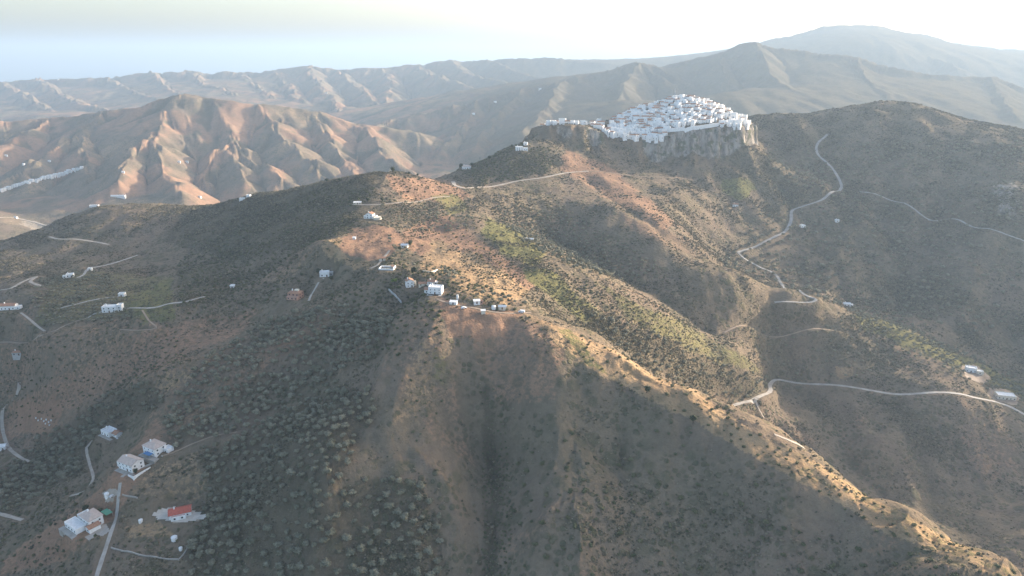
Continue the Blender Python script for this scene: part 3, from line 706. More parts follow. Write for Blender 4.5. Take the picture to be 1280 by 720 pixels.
MT = {
    'ground': ground_material(),
    'concrete': speckled('pale_concrete', (.40, .365, .32), (.29, .26, .225), .15),
    'dust': speckled('pale_dust', (.42, .36, .295), (.31, .26, .21), .15),
    'gravel': speckled('pale_gravel', (.56, .50, .43), (.44, .39, .33), .3),
    'dirt': speckled('earth_track', (.33, .25, .18), (.25, .185, .135), .15),
    'asphalt': speckled('worn_asphalt', (.32, .30, .275), (.23, .22, .20), .1),
    'white': speckled('whitewash', (.86, .85, .83), (.74, .72, .69), .5),
    'cream': speckled('cream_render', (.74, .66, .54), (.64, .57, .46), .5),
    'pink': speckled('salmon_render', (.52, .30, .22), (.44, .25, .19), .5),
    'grey': speckled('grey_render', (.46, .45, .43), (.36, .35, .33), .5),
    'tile': speckled('clay_tiles', (.40, .22, .14), (.27, .15, .10), 1.2, .9, .05),
    'red_tile': speckled('red_clay_tiles', (.50, .13, .09), (.38, .10, .07), 1.0, .9, .05),
    'flat_roof': speckled('faded_roof_terrace', (.52, .42, .36), (.42, .34, .29), .7),
    'white_roof': speckled('white_roof_terrace', (.72, .71, .69), (.58, .57, .55), .6),
    'glass': speckled('dark_window_glass', (.03, .035, .04), (.05, .055, .06), 1, .2),
    'wood': speckled('weathered_wood', (.16, .09, .05), (.10, .06, .035), 2),
    'iron': speckled('galvanised_metal', (.5, .5, .5), (.4, .4, .4), 2, .5),
    'rubber': speckled('black_rubber', (.02, .02, .02), (.03, .03, .03), 4, .8),
    'water': speckled('blue_pool_water', (.06, .28, .42), (.08, .33, .48), .4, .1),
    'awning': speckled('green_canvas', (.10, .30, .20), (.08, .24, .16), 1),
    'blue': speckled('blue_canvas', (.10, .25, .45), (.08, .2, .38), 1),
    'bark': speckled('grey_bark', (.14, .11, .085), (.09, .07, .055), 3),
}
SPLIT = int(np.searchsorted(YY, 1850))
terr = grid_mesh('terrain', MT['ground'], 0, SPLIT + 1)
hills = grid_mesh('hills', MT['ground'], SPLIT, NY)
terr['label'] = 'dry brown hillside with a sunlit crest running up to the village rock'
hills['label'] = 'hazy brown hills and mountains behind the near ridge'

bm = bmesh.new(); bmesh.ops.create_circle(bm, cap_ends=True, radius=48000, segments=64)
me = bpy.data.meshes.new('sea'); bm.to_mesh(me); bm.free()
sea_m = speckled('sea_water', (.03, .09, .12), (.035, .10, .13), .001, .25); me.materials.append(sea_m)
sea = bpy.data.objects.new('sea', me); COL.objects.link(sea); sea['kind'] = 'structure'; sea['label'] = 'pale turquoise sea at the horizon'

def ribbon(name, label, wd, mat, path):
    bm = bmesh.new(); rows = []
    n = len(path)
    for i, p in enumerate(path):
        t = path[min(i + 1, n - 1)] - path[max(i - 1, 0)]; t.z = 0; t.normalize()
        sd = Vector((-t.y, t.x, 0))
        row = []
        wob = wd * .4 * (1 + .25 * float(noise(p.x / 12, p.y / 12, 71)))
        lift = .22 + .00035 * max(0, p.y - 400)
        for f in (-1, -.35, .35, 1):
            q = p + sd * wob * f
            row.append(bm.verts.new((q.x, q.y, float(ground_z(q.x, q.y)) + lift)))
        rows.append(row)
    for a, b in zip(rows[:-1], rows[1:]):
        for j in range(3):
            bm.faces.new((a[j], a[j + 1], b[j + 1], b[j]))
    ex = bmesh.ops.extrude_face_region(bm, geom=bm.faces[:])
    for v in [g for g in ex['geom'] if isinstance(g, bmesh.types.BMVert)]:
        v.co.z -= .8
    bmesh.ops.recalc_face_normals(bm, faces=bm.faces)
    me = bpy.data.meshes.new(name); bm.to_mesh(me); bm.free(); me.materials.append(mat)
    ob = bpy.data.objects.new(name, me); COL.objects.link(ob); ob['kind'] = 'structure'; ob['label'] = label
    return ob
for name, label, wd, mk, path in PATHS:
    ribbon(name, label, wd, MT[mk], path)

def patch(name, label, px, mat, ymin=0):
    """a level yard or gravel apron draped on the ground"""
    g = [hit(u, v, ymin) for u, v in px]
    pl = [(p.x, p.y) for p in g]
    xs = [p[0] for p in pl]; ys = [p[1] for p in pl]
    st = max(max(xs) - min(xs), max(ys) - min(ys)) / 26
    X, Y = np.meshgrid(np.arange(min(xs) - st, max(xs) + st, st), np.arange(min(ys) - st, max(ys) + st, st))
    d = poly_sd(pl, X, Y) + st * .8 * noise(X / (st * 2.2), Y / (st * 2.2), 77)
    bm = bmesh.new(); vs = {}
    zz = ground_z(X, Y) + .16
    for j in range(X.shape[0] - 1):
        for i in range(X.shape[1] - 1):
            if d[j, i] > 0 and d[j + 1, i + 1] > 0:
                q = []
                for jj, ii in ((j, i), (j, i + 1), (j + 1, i + 1), (j + 1, i)):
                    if (jj, ii) not in vs: vs[(jj, ii)] = bm.verts.new((X[jj, ii], Y[jj, ii], zz[jj, ii]))
                    q.append(vs[(jj, ii)])
                bm.faces.new(q)
    me = bpy.data.meshes.new(name); bm.to_mesh(me); bm.free(); me.materials.append(mat)
    o = bpy.data.objects.new(name, me); COL.objects.link(o); o['kind'] = 'structure'; o['label'] = label
    r, c = window(pl, 4)
    ROADMASK[r, c] = np.maximum(ROADMASK[r, c], smooth(poly_sd(pl, GX[r, c], GY[r, c]), -1, 1))
patch('gravel_apron', 'pale gravel apron around the red roofed house', [(188, 642), (204, 635), (222, 633), (240, 635), (262, 644), (246, 651), (222, 655), (200, 651)], MT['gravel'])
patch('yard', 'pale yard beside the lane below the two white houses', [(127, 617), (134, 612), (147, 611), (150, 617), (140, 627), (131, 629)], MT['dust'])
patch('yard', 'pale forecourt right of the rambling villa', [(120, 655), (134, 655), (138, 663), (128, 671), (116, 668)], MT['concrete'])
patch('yard', 'pale worked yard around the warehouse at the right edge', [(1236, 486), (1262, 488), (1278, 500), (1270, 508), (1248, 502), (1234, 494)], MT['dirt'], 560)
patch('yard', 'dusty yard around the white house on the lit crest at right', [(1200, 458), (1222, 456), (1240, 472), (1232, 480), (1208, 472)], MT['dirt'], 600)
# ------------------------------------------------------------------ building helpers
def link(name, me, parent=None, mat=None):
    ob = bpy.data.objects.new(name, me); COL.objects.link(ob)
    if mat is not None and me is not None and not me.materials: me.materials.append(mat)
    if parent is not None: ob.parent = parent
    return ob

def tag(o, label, cat, group=None):
    o['label'] = label; o['category'] = cat
    if group: o['group'] = group
    return o

def thing(name, label, cat, loc, rot=0, group=None):
    o = bpy.data.objects.new(name, None); COL.objects.link(o); o.empty_display_size = 1
    o.location = loc; o.rotation_euler = (0, 0, rot)
    return tag(o, label, cat, group)

def box(bm, x0, x1, y0, y1, z0, z1):
    vs = [bm.verts.new(p) for p in ((x0, y0, z0), (x1, y0, z0), (x1, y1, z0), (x0, y1, z0), (x0, y0, z1), (x1, y0, z1), (x1, y1, z1), (x0, y1, z1))]
    for f in ((3, 2, 1, 0), (4, 5, 6, 7), (0, 1, 5, 4), (1, 2, 6, 5), (2, 3, 7, 6), (3, 0, 4, 7)):
        bm.faces.new([vs[i] for i in f])

def mesh_of(name, fill, mat):
    bm = bmesh.new(); fill(bm)
    me = bpy.data.meshes.new(name); bm.to_mesh(me); bm.free(); me.materials.append(mat)
    return me

def boxes(name, parent, mat, *bs):
    return link(name, mesh_of(name, lambda bm: [box(bm, *b) for b in bs], mat), parent)

def walls_mesh(x0, x1, y0, y1, h, roof, mat, base=-5.0, ridge='x', rise=1.6):
    def fill(bm):
        if roof == 'gable':
            # the gable ends rise to the ridge
            if ridge == 'x':
                prof = [(y0, base), (y1, base), (y1, h), ((y0 + y1) / 2, h + rise), (y0, h)]
                a = [bm.verts.new((x0, p, q)) for p, q in prof]; b = [bm.verts.new((x1, p, q)) for p, q in prof]
            else:
                prof = [(x0, base), (x1, base), (x1, h), ((x0 + x1) / 2, h + rise), (x0, h)]
                a = [bm.verts.new((p, y0, q)) for p, q in prof]; b = [bm.verts.new((p, y1, q)) for p, q in prof]
            bm.faces.new(a); bm.faces.new(b[::-1])
            for i in range(5):
                j = (i + 1) % 5
                bm.faces.new((a[i], b[i], b[j], a[j]))
            bmesh.ops.recalc_face_normals(bm, faces=bm.faces)
        else:
            box(bm, x0, x1, y0, y1, base, h)
            if roof == 'flat':    # parapet
                t = .3; ph = .7
                box(bm, x0, x1, y0, y0 + t, h + .002, h + ph); box(bm, x0, x1, y1 - t, y1, h + .002, h + ph)
                box(bm, x0, x0 + t, y0 + t, y1 - t, h + .002, h + ph); box(bm, x1 - t, x1, y0 + t, y1 - t, h + .002, h + ph)
    return mesh_of('wall', fill, mat)

def roof_mesh(x0, x1, y0, y1, h, roof, mat, ridge='x', rise=1.6):
    def fill(bm):
        e = .45
        if roof == 'flat':
            box(bm, x0 + .31, x1 - .31, y0 + .31, y1 - .31, h + .01, h + .14)
            return
        if roof == 'shed':
            pr = [(y0 - e, h + .02), (y1 + e, h + rise), (y1 + e, h + rise + .2), (y0 - e, h + .22)]
            a = [bm.verts.new((x0 - e, p, q)) for p, q in pr]; b = [bm.verts.new((x1 + e, p, q)) for p, q in pr]
            n = 4
        elif roof == 'gable':
            if ridge == 'x':
                m = (y0 + y1) / 2; k = rise / ((y1 - y0) / 2)
                pr = [(y0 - e, h - e * k + .03), (m, h + rise + .03), (y1 + e, h - e * k + .03), (y1 + e, h - e * k + .25), (m, h + rise + .25), (y0 - e, h - e * k + .25)]
                a = [bm.verts.new((x0 - e, p, q)) for p, q in pr]; b = [bm.verts.new((x1 + e, p, q)) for p, q in pr]
            else:
                m = (x0 + x1) / 2; k = rise / ((x1 - x0) / 2)
                pr = [(x0 - e, h - e * k + .03), (m, h + rise + .03), (x1 + e, h - e * k + .03), (x1 + e, h - e * k + .25), (m, h + rise + .25), (x0 - e, h - e * k + .25)]
                a = [bm.verts.new((p, y0 - e, q)) for p, q in pr]; b = [bm.verts.new((p, y1 + e, q)) for p, q in pr]
            n = 6
        elif roof == 'hip':
            r = min(x1 - x0, y1 - y0) / 2
            lo = [bm.verts.new(p) for p in ((x0 - e, y0 - e, h + .02), (x1 + e, y0 - e, h + .02), (x1 + e, y1 + e, h + .02), (x0 - e, y1 + e, h + .02))]
            hi = [bm.verts.new(p) for p in ((x0 - e, y0 - e, h + .22), (x1 + e, y0 - e, h + .22), (x1 + e, y1 + e, h + .22), (x0 - e, y1 + e, h + .22))]
            if x1 - x0 >= y1 - y0:
                t = [bm.verts.new((x0 + r, (y0 + y1) / 2, h + rise)), bm.verts.new((x1 - r, (y0 + y1) / 2, h + rise))]
                if (t[0].co - t[1].co).length < .01: t[1].co.x += .02
                bm.faces.new((hi[0], hi[1], t[1], t[0])); bm.faces.new((hi[2], hi[3], t[0], t[1])); bm.faces.new((hi[1], hi[2], t[1])); bm.faces.new((hi[3], hi[0], t[0]))
            else:
                t = [bm.verts.new(((x0 + x1) / 2, y0 + r, h + rise)), bm.verts.new(((x0 + x1) / 2, y1 - r, h + rise))]
                bm.faces.new((hi[1], hi[2], t[1], t[0])); bm.faces.new((hi[3], hi[0], t[0], t[1])); bm.faces.new((hi[0], hi[1], t[0])); bm.faces.new((hi[2], hi[3], t[1]))
            bm.faces.new(lo[::-1])
            for i in range(4):
                j = (i + 1) % 4
                bm.faces.new((lo[i], lo[j], hi[j], hi[i]))
            bmesh.ops.recalc_face_normals(bm, faces=bm.faces)
            return
        bm.faces.new(a); bm.faces.new(b[::-1])
        for i in range(n):
            j = (i + 1) % n
            bm.faces.new((a[i], b[i], b[j], a[j]))
        bmesh.ops.recalc_face_normals(bm, faces=bm.faces)
    return mesh_of('roof', fill, mat)

def opening(parent, side, x0, x1, y0, y1, t, z, w, h, name, mat, deep=False):
    """a window or door standing 6 cm proud of one wall; t runs along the wall"""
    o = .06
    if side == 'front': b = (t - w / 2, t + w / 2, y0 - o, y0 + .1, z, z + h)
    elif side == 'back': b = (t - w / 2, t + w / 2, y1 - .1, y1 + o, z, z + h)
    elif side == 'left': b = (x0 - o, x0 + .1, t - w / 2, t + w / 2, z, z + h)
    else: b = (x1 - .1, x1 + o, t - w / 2, t + w / 2, z, z + h)
    if not deep:
        return boxes(name, parent, mat, b)
    f = boxes(name, parent, MT['white'], b)      # a frame with its pane
    g = .14; c = list(b)
    if side in ('front', 'back'):
        c[0] += g; c[1] -= g; c[4] += g; c[5] -= g
        c[2 if side == 'front' else 3] += -.02 if side == 'front' else .02
    else:
        c[2] += g; c[3] -= g; c[4] += g; c[5] -= g
        c[0 if side == 'left' else 1] += -.02 if side == 'left' else .02
    boxes('pane', f, MT['glass'], tuple(c))
    return f

SMALL = {'crest': .84}
def name_key(label):
    return 'crest' if ('crest' in label or 'hilltop' in label or 'hamlet' in label) and 'right' not in label.split('crest')[-1][-14:] else ''
def building(name, label, cat, pos, rot, blocks, group=None, chimney=True, door=True, deep=False, wins=True, scale=1.0):
    """blocks: (x, y, w, d, h, roof, wall material, roof material[, ridge]); the first is the main block"""
    root = thing(name, label, cat, pos, math.radians(rot), group)
    x_ = SMALL.get(name_key(label), scale); root.scale = (x_, x_, x_)
    for i, bl in enumerate(blocks):
        bx, by, bw, bd, bh, rf, wm, rm = bl[:8]
        rg = bl[8] if len(bl) > 8 else 'x'
        x0, x1, y0, y1 = bx - bw / 2, bx + bw / 2, by - bd / 2, by + bd / 2
        rise = min(bd if rg == 'x' else bw, 9) * (.23 if rf != 'shed' else .14)
        wmn = link('wall' if i == 0 else 'annex', walls_mesh(x0, x1, y0, y1, bh, rf, MT[wm], ridge=rg, rise=rise), root)
        par = root if i == 0 else wmn
        ro = link('roof', roof_mesh(x0, x1, y0, y1, bh, rf, MT[rm], ridge=rg, rise=rise), par)
        if i == 0 and chimney:
            boxes('chimney', ro, MT['white'], (x0 + bw * .22, x0 + bw * .22 + .8, by - .4, by + .4, bh - .3, bh + rise + 1.1))
        if not wins: continue
        floors = max(1, int(bh / 2.7))
        for fl in range(floors):
            z = .9 + fl * 2.8
            n = max(1, int(bw / 3.6))
            for k in range(n):
                t = x0 + bw * (k + .5) / n
                if fl == 0 and i == 0 and door and k == n // 2:
                    opening(par, 'front', x0, x1, y0, y1, t, .02, 1.2, 2.1, 'door', MT['wood'])
                else:
                    opening(par, 'front', x0, x1, y0, y1, t, z, 1.15, 1.25, 'window', MT['glass'], deep and i == 0)
            m = max(1, int(bd / 4.5))
            if i == 0:
                for k in range(m):
                    t = y0 + bd * (k + .5) / m
                    opening(par, 'right', x0, x1, y0, y1, t, z, 1.1, 1.2, 'window', MT['glass'], False)
                    opening(par, 'left', x0, x1, y0, y1, t, z, 1.1, 1.2, 'window', MT['glass'], False)
    return root

def at(u, v, ymin=0, sink=0.0):
    p = PADPOS.get((u, v)) or hit(u, v, ymin)
    return Vector((p.x, p.y, float(ground_z(p.x, p.y)) - sink))

W, T_, FR, WR = 'white', 'tile', 'flat_roof', 'white_roof'
# ------------------------------------------------------------------ farmhouses of the near slopes
h = building('farmhouse', 'large white block house with windows on the sunlit crest, right end of the hamlet', 'house', at(545, 366), -8,
             [(0, 0, 12.5, 8.5, 6.2, 'flat', W, WR), (-8.4, .6, 4.2, 6.5, 3.4, 'gable', W, T_)], deep=True)
boxes('terrace', h, MT['grey'], (-7, 7, -8.2, -4.3, -4, .0))
building('farmhouse', 'tall narrow white house at the left end of the crest hamlet above a dark gully', 'house', at(512, 358), 18, [(0, 0, 7.5, 7, 6.6, 'gable', W, T_, 'y'), (4.6, 2.6, 5, 4.2, 3.8, 'flat', 'cream', FR)], deep=True)
building('barn', 'low tan roofed barn between the two white crest houses', 'barn', at(529, 357), 4, [(0, 0, 8.5, 5, 2.7, 'gable', 'cream', 'tile')], chimney=False)
y = thing('walled_yard', 'roofless white walled yard open to the sky above the green bush on the crest', 'yard wall', at(484, 336), math.radians(-6))
for i, (a, b) in enumerate((((-8, -5), (8, -5)), ((8, -5), (8, 5.5)), ((8, 5.5), (-8, 5.5)), ((-8, 5.5), (-8, -5)))):
    x0, x1 = sorted((a[0], b[0])); y0, y1 = sorted((a[1], b[1]))
    if x0 == x1: boxes('wall', y, MT['white'], (x0 - .2, x0 + .2, y0 + .21, y1 - .21, -4, 1.5 if i != 1 else 2.6))
    else: boxes('wall', y, MT['white'], (x0 - .2, x1 + .2, y0 - .2, y0 + .2, -4, 1.7))
y.scale = (.82, .82, .9)
boxes('lean_to', y, MT['tile'], (3.8, 7.7, 1.2, 5.2, 2.0, 2.3))
building('cottage', 'small white cottage among dark trees above the crest hamlet', 'house', at(506, 309), -4, [(0, 0, 8, 5.5, 3, 'gable', W, WR)])
h = building('farmhouse', 'white hilltop house with a round tan tank beside the bare orange field', 'house', at(466, 273), -14,
             [(-4, 1.5, 10, 8, 6.2, 'gable', W, T_, 'y'), (-9.8, -.5, 4, 6, 3.4, 'flat', W, WR), (2.6, 3, 4.4, 5, 3.2, 'flat', W, WR)])
bm = bmesh.new(); bmesh.ops.create_cone(bm, cap_ends=True, segments=28, radius1=5.6, radius2=5.6, depth=6.4)
bmesh.ops.translate(bm, verts=bm.verts, vec=(8.6, -3.2, 0)); me = bpy.data.meshes.new('tank'); bm.to_mesh(me); bm.free(); link('tank', me, h, MT['cream'])
building('farm_shed', 'low pale shed on the shaded edge of the knoll, left of the hilltop house', 'shed', at(447, 255), 6, [(0, 0, 11, 5, 2.6, 'shed', 'cream', WR)], chimney=False)
h = building('farmhouse', 'salmon pink two storey house standing alone on the dark slope', 'house', at(370, 372), -12, [(0, 0, 11.5, 9, 5.4, 'hip', 'pink', T_), (0, -6, 11, 2.6, 2.6, 'flat', 'pink', FR)])
boxes('roof_room', h, MT['cream'], (-.5, 3.2, -1, 2, 5.6, 8.2))
building('farmhouse', 'white flat roofed house among trees uphill from the pink house', 'house', at(406, 345), 10, [(0, 0, 9, 6.5, 4.2, 'flat', W, WR), (6, 2, 4, 4, 2.8, 'flat', 'grey', WR)])
# left slope
building('farmhouse', 'long white house at the left end of the bright concrete lane', 'house', at(140, 389), 6, [(-1, 0, 14, 7.5, 5.6, 'flat', W, WR), (8.5, .6, 5, 6, 6.8, 'flat', W, WR)])
building('farmhouse', 'white house with arched porch cut by the left edge of the view', 'house', at(12, 386), 8, [(0, 0, 15, 8, 4.6, 'gable', W, T_), (-11.5, 1, 7, 6, 3.6, 'flat', W, WR), (10.2, -1, 5, 5, 3, 'flat', W, WR)])
building('cottage', 'dull grey cottage beside the earth bank at the far left', 'house', at(23, 443), 4, [(0, 0, 9, 6, 3.2, 'hip', 'grey', T_)])
building('farm_shed', 'small white shed at the end of the terrace track', 'shed', at(153, 370), 4, [(0, 0, 6.5, 5, 3.2, 'flat', W, WR)], chimney=False)
building('cottage', 'white cottage left of the terraced orchard rows', 'house', at(88, 346), 20, [(0, 0, 8, 6, 3.4, 'flat', W, WR), (-5, -3, 4, 4, 2.6, 'flat', W, WR)])
building('hut', 'tiny white hut at the top of the terraced orchard', 'hut', at(113, 338), 0, [(0, 0, 4.2, 4, 3, 'flat', W, WR)], chimney=False)
building('hut', 'little pale hut among dark bushes on the slope left of the pink house', 'hut', at(291, 360), 0, [(0, 0, 4, 3.4, 2.8, 'shed', W, WR)], chimney=False)
# lower left
h = building('farmhouse', 'white two storey house with a blue awning at the top of the lower left lane', 'house', at(194, 563), -28, [(0, 0, 13, 9.5, 6, 'hip', W, FR), (8.6, 4.5, 6, 5, 3.2, 'flat', W, WR)], deep=True)
boxes('terrace', h, MT['concrete'], (-7, 11, -9, -4.8, -5, .05))
boxes('awning', h, MT['blue'], (-2, 5, -8.2, -4.85, 2.5, 2.6))
boxes('awning_post', h, MT['iron'], (-1.9, -1.8, -8.1, -8.0, .06, 2.49), (4.8, 4.9, -8.1, -8.0, .06, 2.49))
h = building('farmhouse', 'white two storey house with pale tiled roof, lower of the pair on the lane', 'house', at(165, 584), -26, [(0, 0, 14.5, 9.5, 5.8, 'gable', W, FR), (-8.6, -1.2, 3.4, 5, 3, 'flat', W, WR)], deep=True)
boxes('terrace', h, MT['concrete'], (-7.5, 10, -8.4, -4.8, -5, .05))
boxes('garden_wall', h, MT['white'], (7.5, 13, -8.5, -8.2, -4, 1.2), (12.7, 13, -8.19, 5, -4, 1.2))
h = building('villa', 'rambling white villa with stepped roofs and a green awning beside the lower lane', 'house', at(112, 656), -34,
             [(0, 2, 12, 9, 6.4, 'hip', W, FR), (-4, -6.4, 15, 7, 3.2, 'flat', W, WR), (7.5, -1, 5, 7, 3.4, 'gable', W, T_, 'y'), (-8.4, 1.5, 4.6, 7, 4.4, 'flat', W, WR)], deep=True)
boxes('awning', h, MT['awning'], (-3, 4.5, 9.2, 13.5, 3.4, 3.55))
boxes('awning_post', h, MT['iron'], (-2.9, -2.8, 13.2, 13.3, -3, 3.39), (4.3, 4.4, 13.2, 13.3, -3, 3.39))
boxes('terrace', h, MT['concrete'], (-13, 5, -13.5, -10, -5, .05), (10.1, 15.5, -8, 3, -5, .03))
h = building('farmhouse', 'white house with bright red tiled roof on a pale gravel apron', 'house', at(226, 643), 22, [(0, 0, 13.5, 8, 3.3, 'gable', W, 'red_tile'), (-1, -5.2, 9, 2.2, 2.4, 'flat', W, 'red_tile')], deep=True)
h = building('farmhouse', 'low white house with long terrace at the end of the curved drive', 'house', at(139, 543), -30, [(-2, 0, 11, 7.5, 3.6, 'flat', W, WR), (6.5, 1.5, 6, 5.5, 3, 'gable', W, 'tile')])
boxes('terrace', h, MT['white'], (9.8, 18, -2, 4, -4, .1))
boxes('terrace', h, MT['concrete'], (-8, 9, -6.6, -3.8, -4, .04))
building('cottage', 'small white cottage cut off at the left edge beside the bending lane', 'house', at(3, 561), 10, [(0, 0, 8, 6, 3.4, 'gable', W, WR)])
# middle and right
building('farmhouse', 'solitary pale house in the olive grove on the lit flank behind the crest', 'house', at(661, 302), -10, [(0, 0, 12, 7, 3.4, 'gable', 'grey', WR)])
building('farmhouse', 'white house with annex on the rise below the left end of the village rock', 'house', at(649, 188), 8, [(0, 0, 12, 9, 6, 'flat', W, WR), (10, -2, 8, 7, 4, 'flat', W, WR)])
building('cottage', 'small white cottage above the white house below the village rock', 'house', at(657, 181), -8, [(0, 0, 7, 6, 3.6, 'flat', W, WR)])
building('farmhouse', 'pale house half hidden by dark trees beside the saddle road', 'house', at(583, 211), 4, [(0, 0, 15, 8, 4.2, 'hip', W, FR)])
building('cottage', 'white cottage in the fold below the right end of the cliff', 'house', at(919, 258), -10, [(0, 0, 9, 7, 4, 'gable', W, T_)])
building('cottage', 'white cottage beside the elbow of the hillside road', 'house', at(1003, 284), 10, [(0, 0, 7.5, 6, 3.6, 'flat', W, WR)])
building('cottage', 'tiny white cottage alone on the shaded slope right of the hillside road', 'house', at(1046, 277), 0, [(0, 0, 6.5, 5, 3.2, 'flat', W, WR)])
building('cottage', 'white cottage with a pale yard above the lit crest on the right', 'house', at(1058, 382), -12, [(0, 0, 9, 6, 3.4, 'gable', W, WR), (6, -1, 4, 4, 2.6, 'flat', W, WR)])
building('farmhouse', 'white house stepping down the lit crest at the right edge', 'house', at(1213, 464), -24, [(0, 0, 12, 7.5, 5.2, 'flat', W, WR), (9, -3, 7, 6, 3.4, 'flat', 'cream', WR)])
building('warehouse', 'broad pale flat roofed warehouse beside the valley road at the right edge', 'warehouse', at(1256, 497), -14, [(0, 0, 19, 11, 4.2, 'flat', 'cream', WR)], chimney=False)
# sheds, tank and vehicles strung along the crest
building('farm_shed', 'low white roofed shed right beside the big crest house', 'shed', at(567, 380), -10, [(0, 0, 6.4, 4, 2.3, 'shed', W, WR)], chimney=False)
building('farm_shed', 'cream shed with pale roof beside the round white tank on the crest', 'shed', at(628, 386), -4, [(0, 0, 6.6, 4.2, 2.6, 'gable', 'cream', WR)], chimney=False)
building('farm_shed', 'white open fronted shed halfway along the crest track', 'shed', at(596, 379), 8, [(0, 0, 5.6, 4, 2.5, 'shed', W, WR), (4.2, -.4, 2.6, 3, 2, 'flat', 'pink', T_)], chimney=False)
building('hut', 'slim white pump hut standing uphill of the low crest shed', 'hut', at(572, 374), 0, [(0, 0, 1.8, 1.8, 3.4, 'flat', W, WR)], chimney=False, wins=False)
def tank(label, pos, r, hh):
    t = thing('water_tank', label, 'water tank', pos)
    bm = bmesh.new(); bmesh.ops.create_cone(bm, cap_ends=True, segments=24, radius1=r, radius2=r, depth=hh + 3); bmesh.ops.translate(bm, verts=bm.verts, vec=(0, 0, hh / 2 - 1.5))
    me = bpy.data.meshes.new('shell'); bm.to_mesh(me); bm.free(); link('shell', me, t, MT['white'])
    bm = bmesh.new(); bmesh.ops.create_cone(bm, cap_ends=True, segments=24, radius1=r * 1.03, radius2=r * .3, depth=.5); bmesh.ops.translate(bm, verts=bm.verts, vec=(0, 0, hh + .26))
    me = bpy.data.meshes.new('lid'); bm.to_mesh(me); bm.free(); link('lid', me, t, MT['white_roof'])
tank('round white water tank between two sheds on the crest', at(617, 386), 1.6, 2.4)
tank('small round white water tank below the red roofed house', at(218, 674), 1.9, 1.8)
tank('small white water tank in the dark corner of the fenced plot', at(226, 687), 1.1, 1.6)
tank('pale round water tank in the dry plot left of the red roofed house', at(176, 652), 1.3, 1.5)
tank('white round tank beside the lane above the rambling villa', at(134, 619), 1.6, 1.7)

def van(label, pos, rot, mat, long=4.8, high=2.0, cat='van'):
    t = thing('parked_van' if cat == 'van' else 'parked_car', label, cat, pos, math.radians(rot))
    L, hw = long / 2, .92
    def body(bm):
        if cat == 'van': pr = [(-L, .35), (L, .35), (L, 1.0), (L - .7, 1.15), (L - 1.3, high), (-L, high)]
        else: pr = [(-L, .35), (L, .35), (L, .8), (L - 1.1, .95), (L - 1.8, high), (-L + .9, high), (-L, 1.0)]
        a = [bm.verts.new((x, -hw, z)) for x, z in pr]; b = [bm.verts.new((x, hw, z)) for x, z in pr]
        bm.faces.new(a); bm.faces.new(b[::-1]); n = len(pr)
        for i in range(n): bm.faces.new((a[i], b[i], b[(i + 1) % n], a[(i + 1) % n]))
        bmesh.ops.recalc_face_normals(bm, faces=bm.faces)
        bmesh.ops.bevel(bm, geom=bm.edges[:], offset=.08, segments=2, affect='EDGES')
    link('body', mesh_of('body', body, mat), t)
    for s in (-1, 1):
        boxes('side_window', t, MT['glass'], (-.9 if cat == 'car' else .3, L - 1.75, s * hw - .03, s * hw + .03, 1.1, high - .25))
    for x in (-L + .9, L - .9):
        for s in (-1, 1):
            bm = bmesh.new(); bmesh.ops.create_cone(bm, cap_ends=True, segments=16, radius1=.35, radius2=.35, depth=.25)
            bmesh.ops.rotate(bm, verts=bm.verts, matrix=Matrix.Rotation(math.pi / 2, 3, 'X')); bmesh.ops.translate(bm, verts=bm.verts, vec=(x, s * (hw - .05), .35))
            me = bpy.data.meshes.new('wheel'); bm.to_mesh(me); bm.free(); link('wheel', me, t, MT['rubber'])
van('pale van parked at the right end of the crest track', at(652, 391) + Vector((0, 0, .25)), 170, MT['white'])
van('white car parked below the slim hut on the crest track', at(580, 386) + Vector((0, 0, .25)), 20, MT['white'], 4.2, 1.5, 'car')
van('silver car parked beside the lane above the rambling villa', at(141, 621) + Vector((0, 0, .2)), 60, MT['iron'], 4.2, 1.5, 'car')
van('white car parked on the verge of the lower lane', at(136, 640) + Vector((0, 0, .2)), 75, MT['white'], 4.2, 1.5, 'car')

# plot wall below the red roofed house
def plot_wall(name, label, px, hgt, mat, thick=.3):
    pts = spline([hit(*p) for p in px], 3.0)
    bm = bmesh.new(); rows = []
    for i, p in enumerate(pts):
        t = pts[min(i + 1, len(pts) - 1)] - pts[max(i - 1, 0)]; t.z = 0; t.normalize(); s = Vector((-t.y, t.x, 0)) * thick
        z = float(ground_z(p.x, p.y))
        rows.append([bm.verts.new((p + s).to_tuple()[:2] + (z - 1.5,)), bm.verts.new((p + s).to_tuple()[:2] + (z + hgt,)), bm.verts.new((p - s).to_tuple()[:2] + (z + hgt,)), bm.verts.new((p - s).to_tuple()[:2] + (z - 1.5,))])
    for a, b in zip(rows[:-1], rows[1:]):
        for j in range(4): bm.faces.new((a[j], b[j], b[(j + 1) % 4], a[(j + 1) % 4]))
    bm.faces.new(rows[0]); bm.faces.new(rows[-1][::-1]); bmesh.ops.recalc_face_normals(bm, faces=bm.faces)
    me = bpy.data.meshes.new(name); bm.to_mesh(me); bm.free(); o = link(name, me, None, mat)
    return tag(o, label, 'wall')
plot_wall('boundary_wall', 'low pale wall along the bottom of the plot under the red roofed house', [(139, 685), (165, 691), (195, 697), (224, 700)], .9, MT['concrete'])
plot_wall('boundary_wall', 'short pale wall up the right side of the plot under the red roofed house', [(224, 700), (231, 692), (237, 682)], .9, MT['concrete'])
plot_wall('boundary_wall', 'low wall behind the lower of the two lane houses', [(153, 619), (162, 621), (172, 623)], 1.0, MT['concrete'])
plot_wall('retaining_wall', 'pale stepped retaining wall on the dark slope under the crest hamlet', [(486, 363), (494, 370), (502, 379)], 1.6, MT['grey'])
plot_wall('retaining_wall', 'curved pale terrace wall among bushes above the big crest house', [(528, 340), (538, 341), (547, 338)], 1.4, MT['cream'])
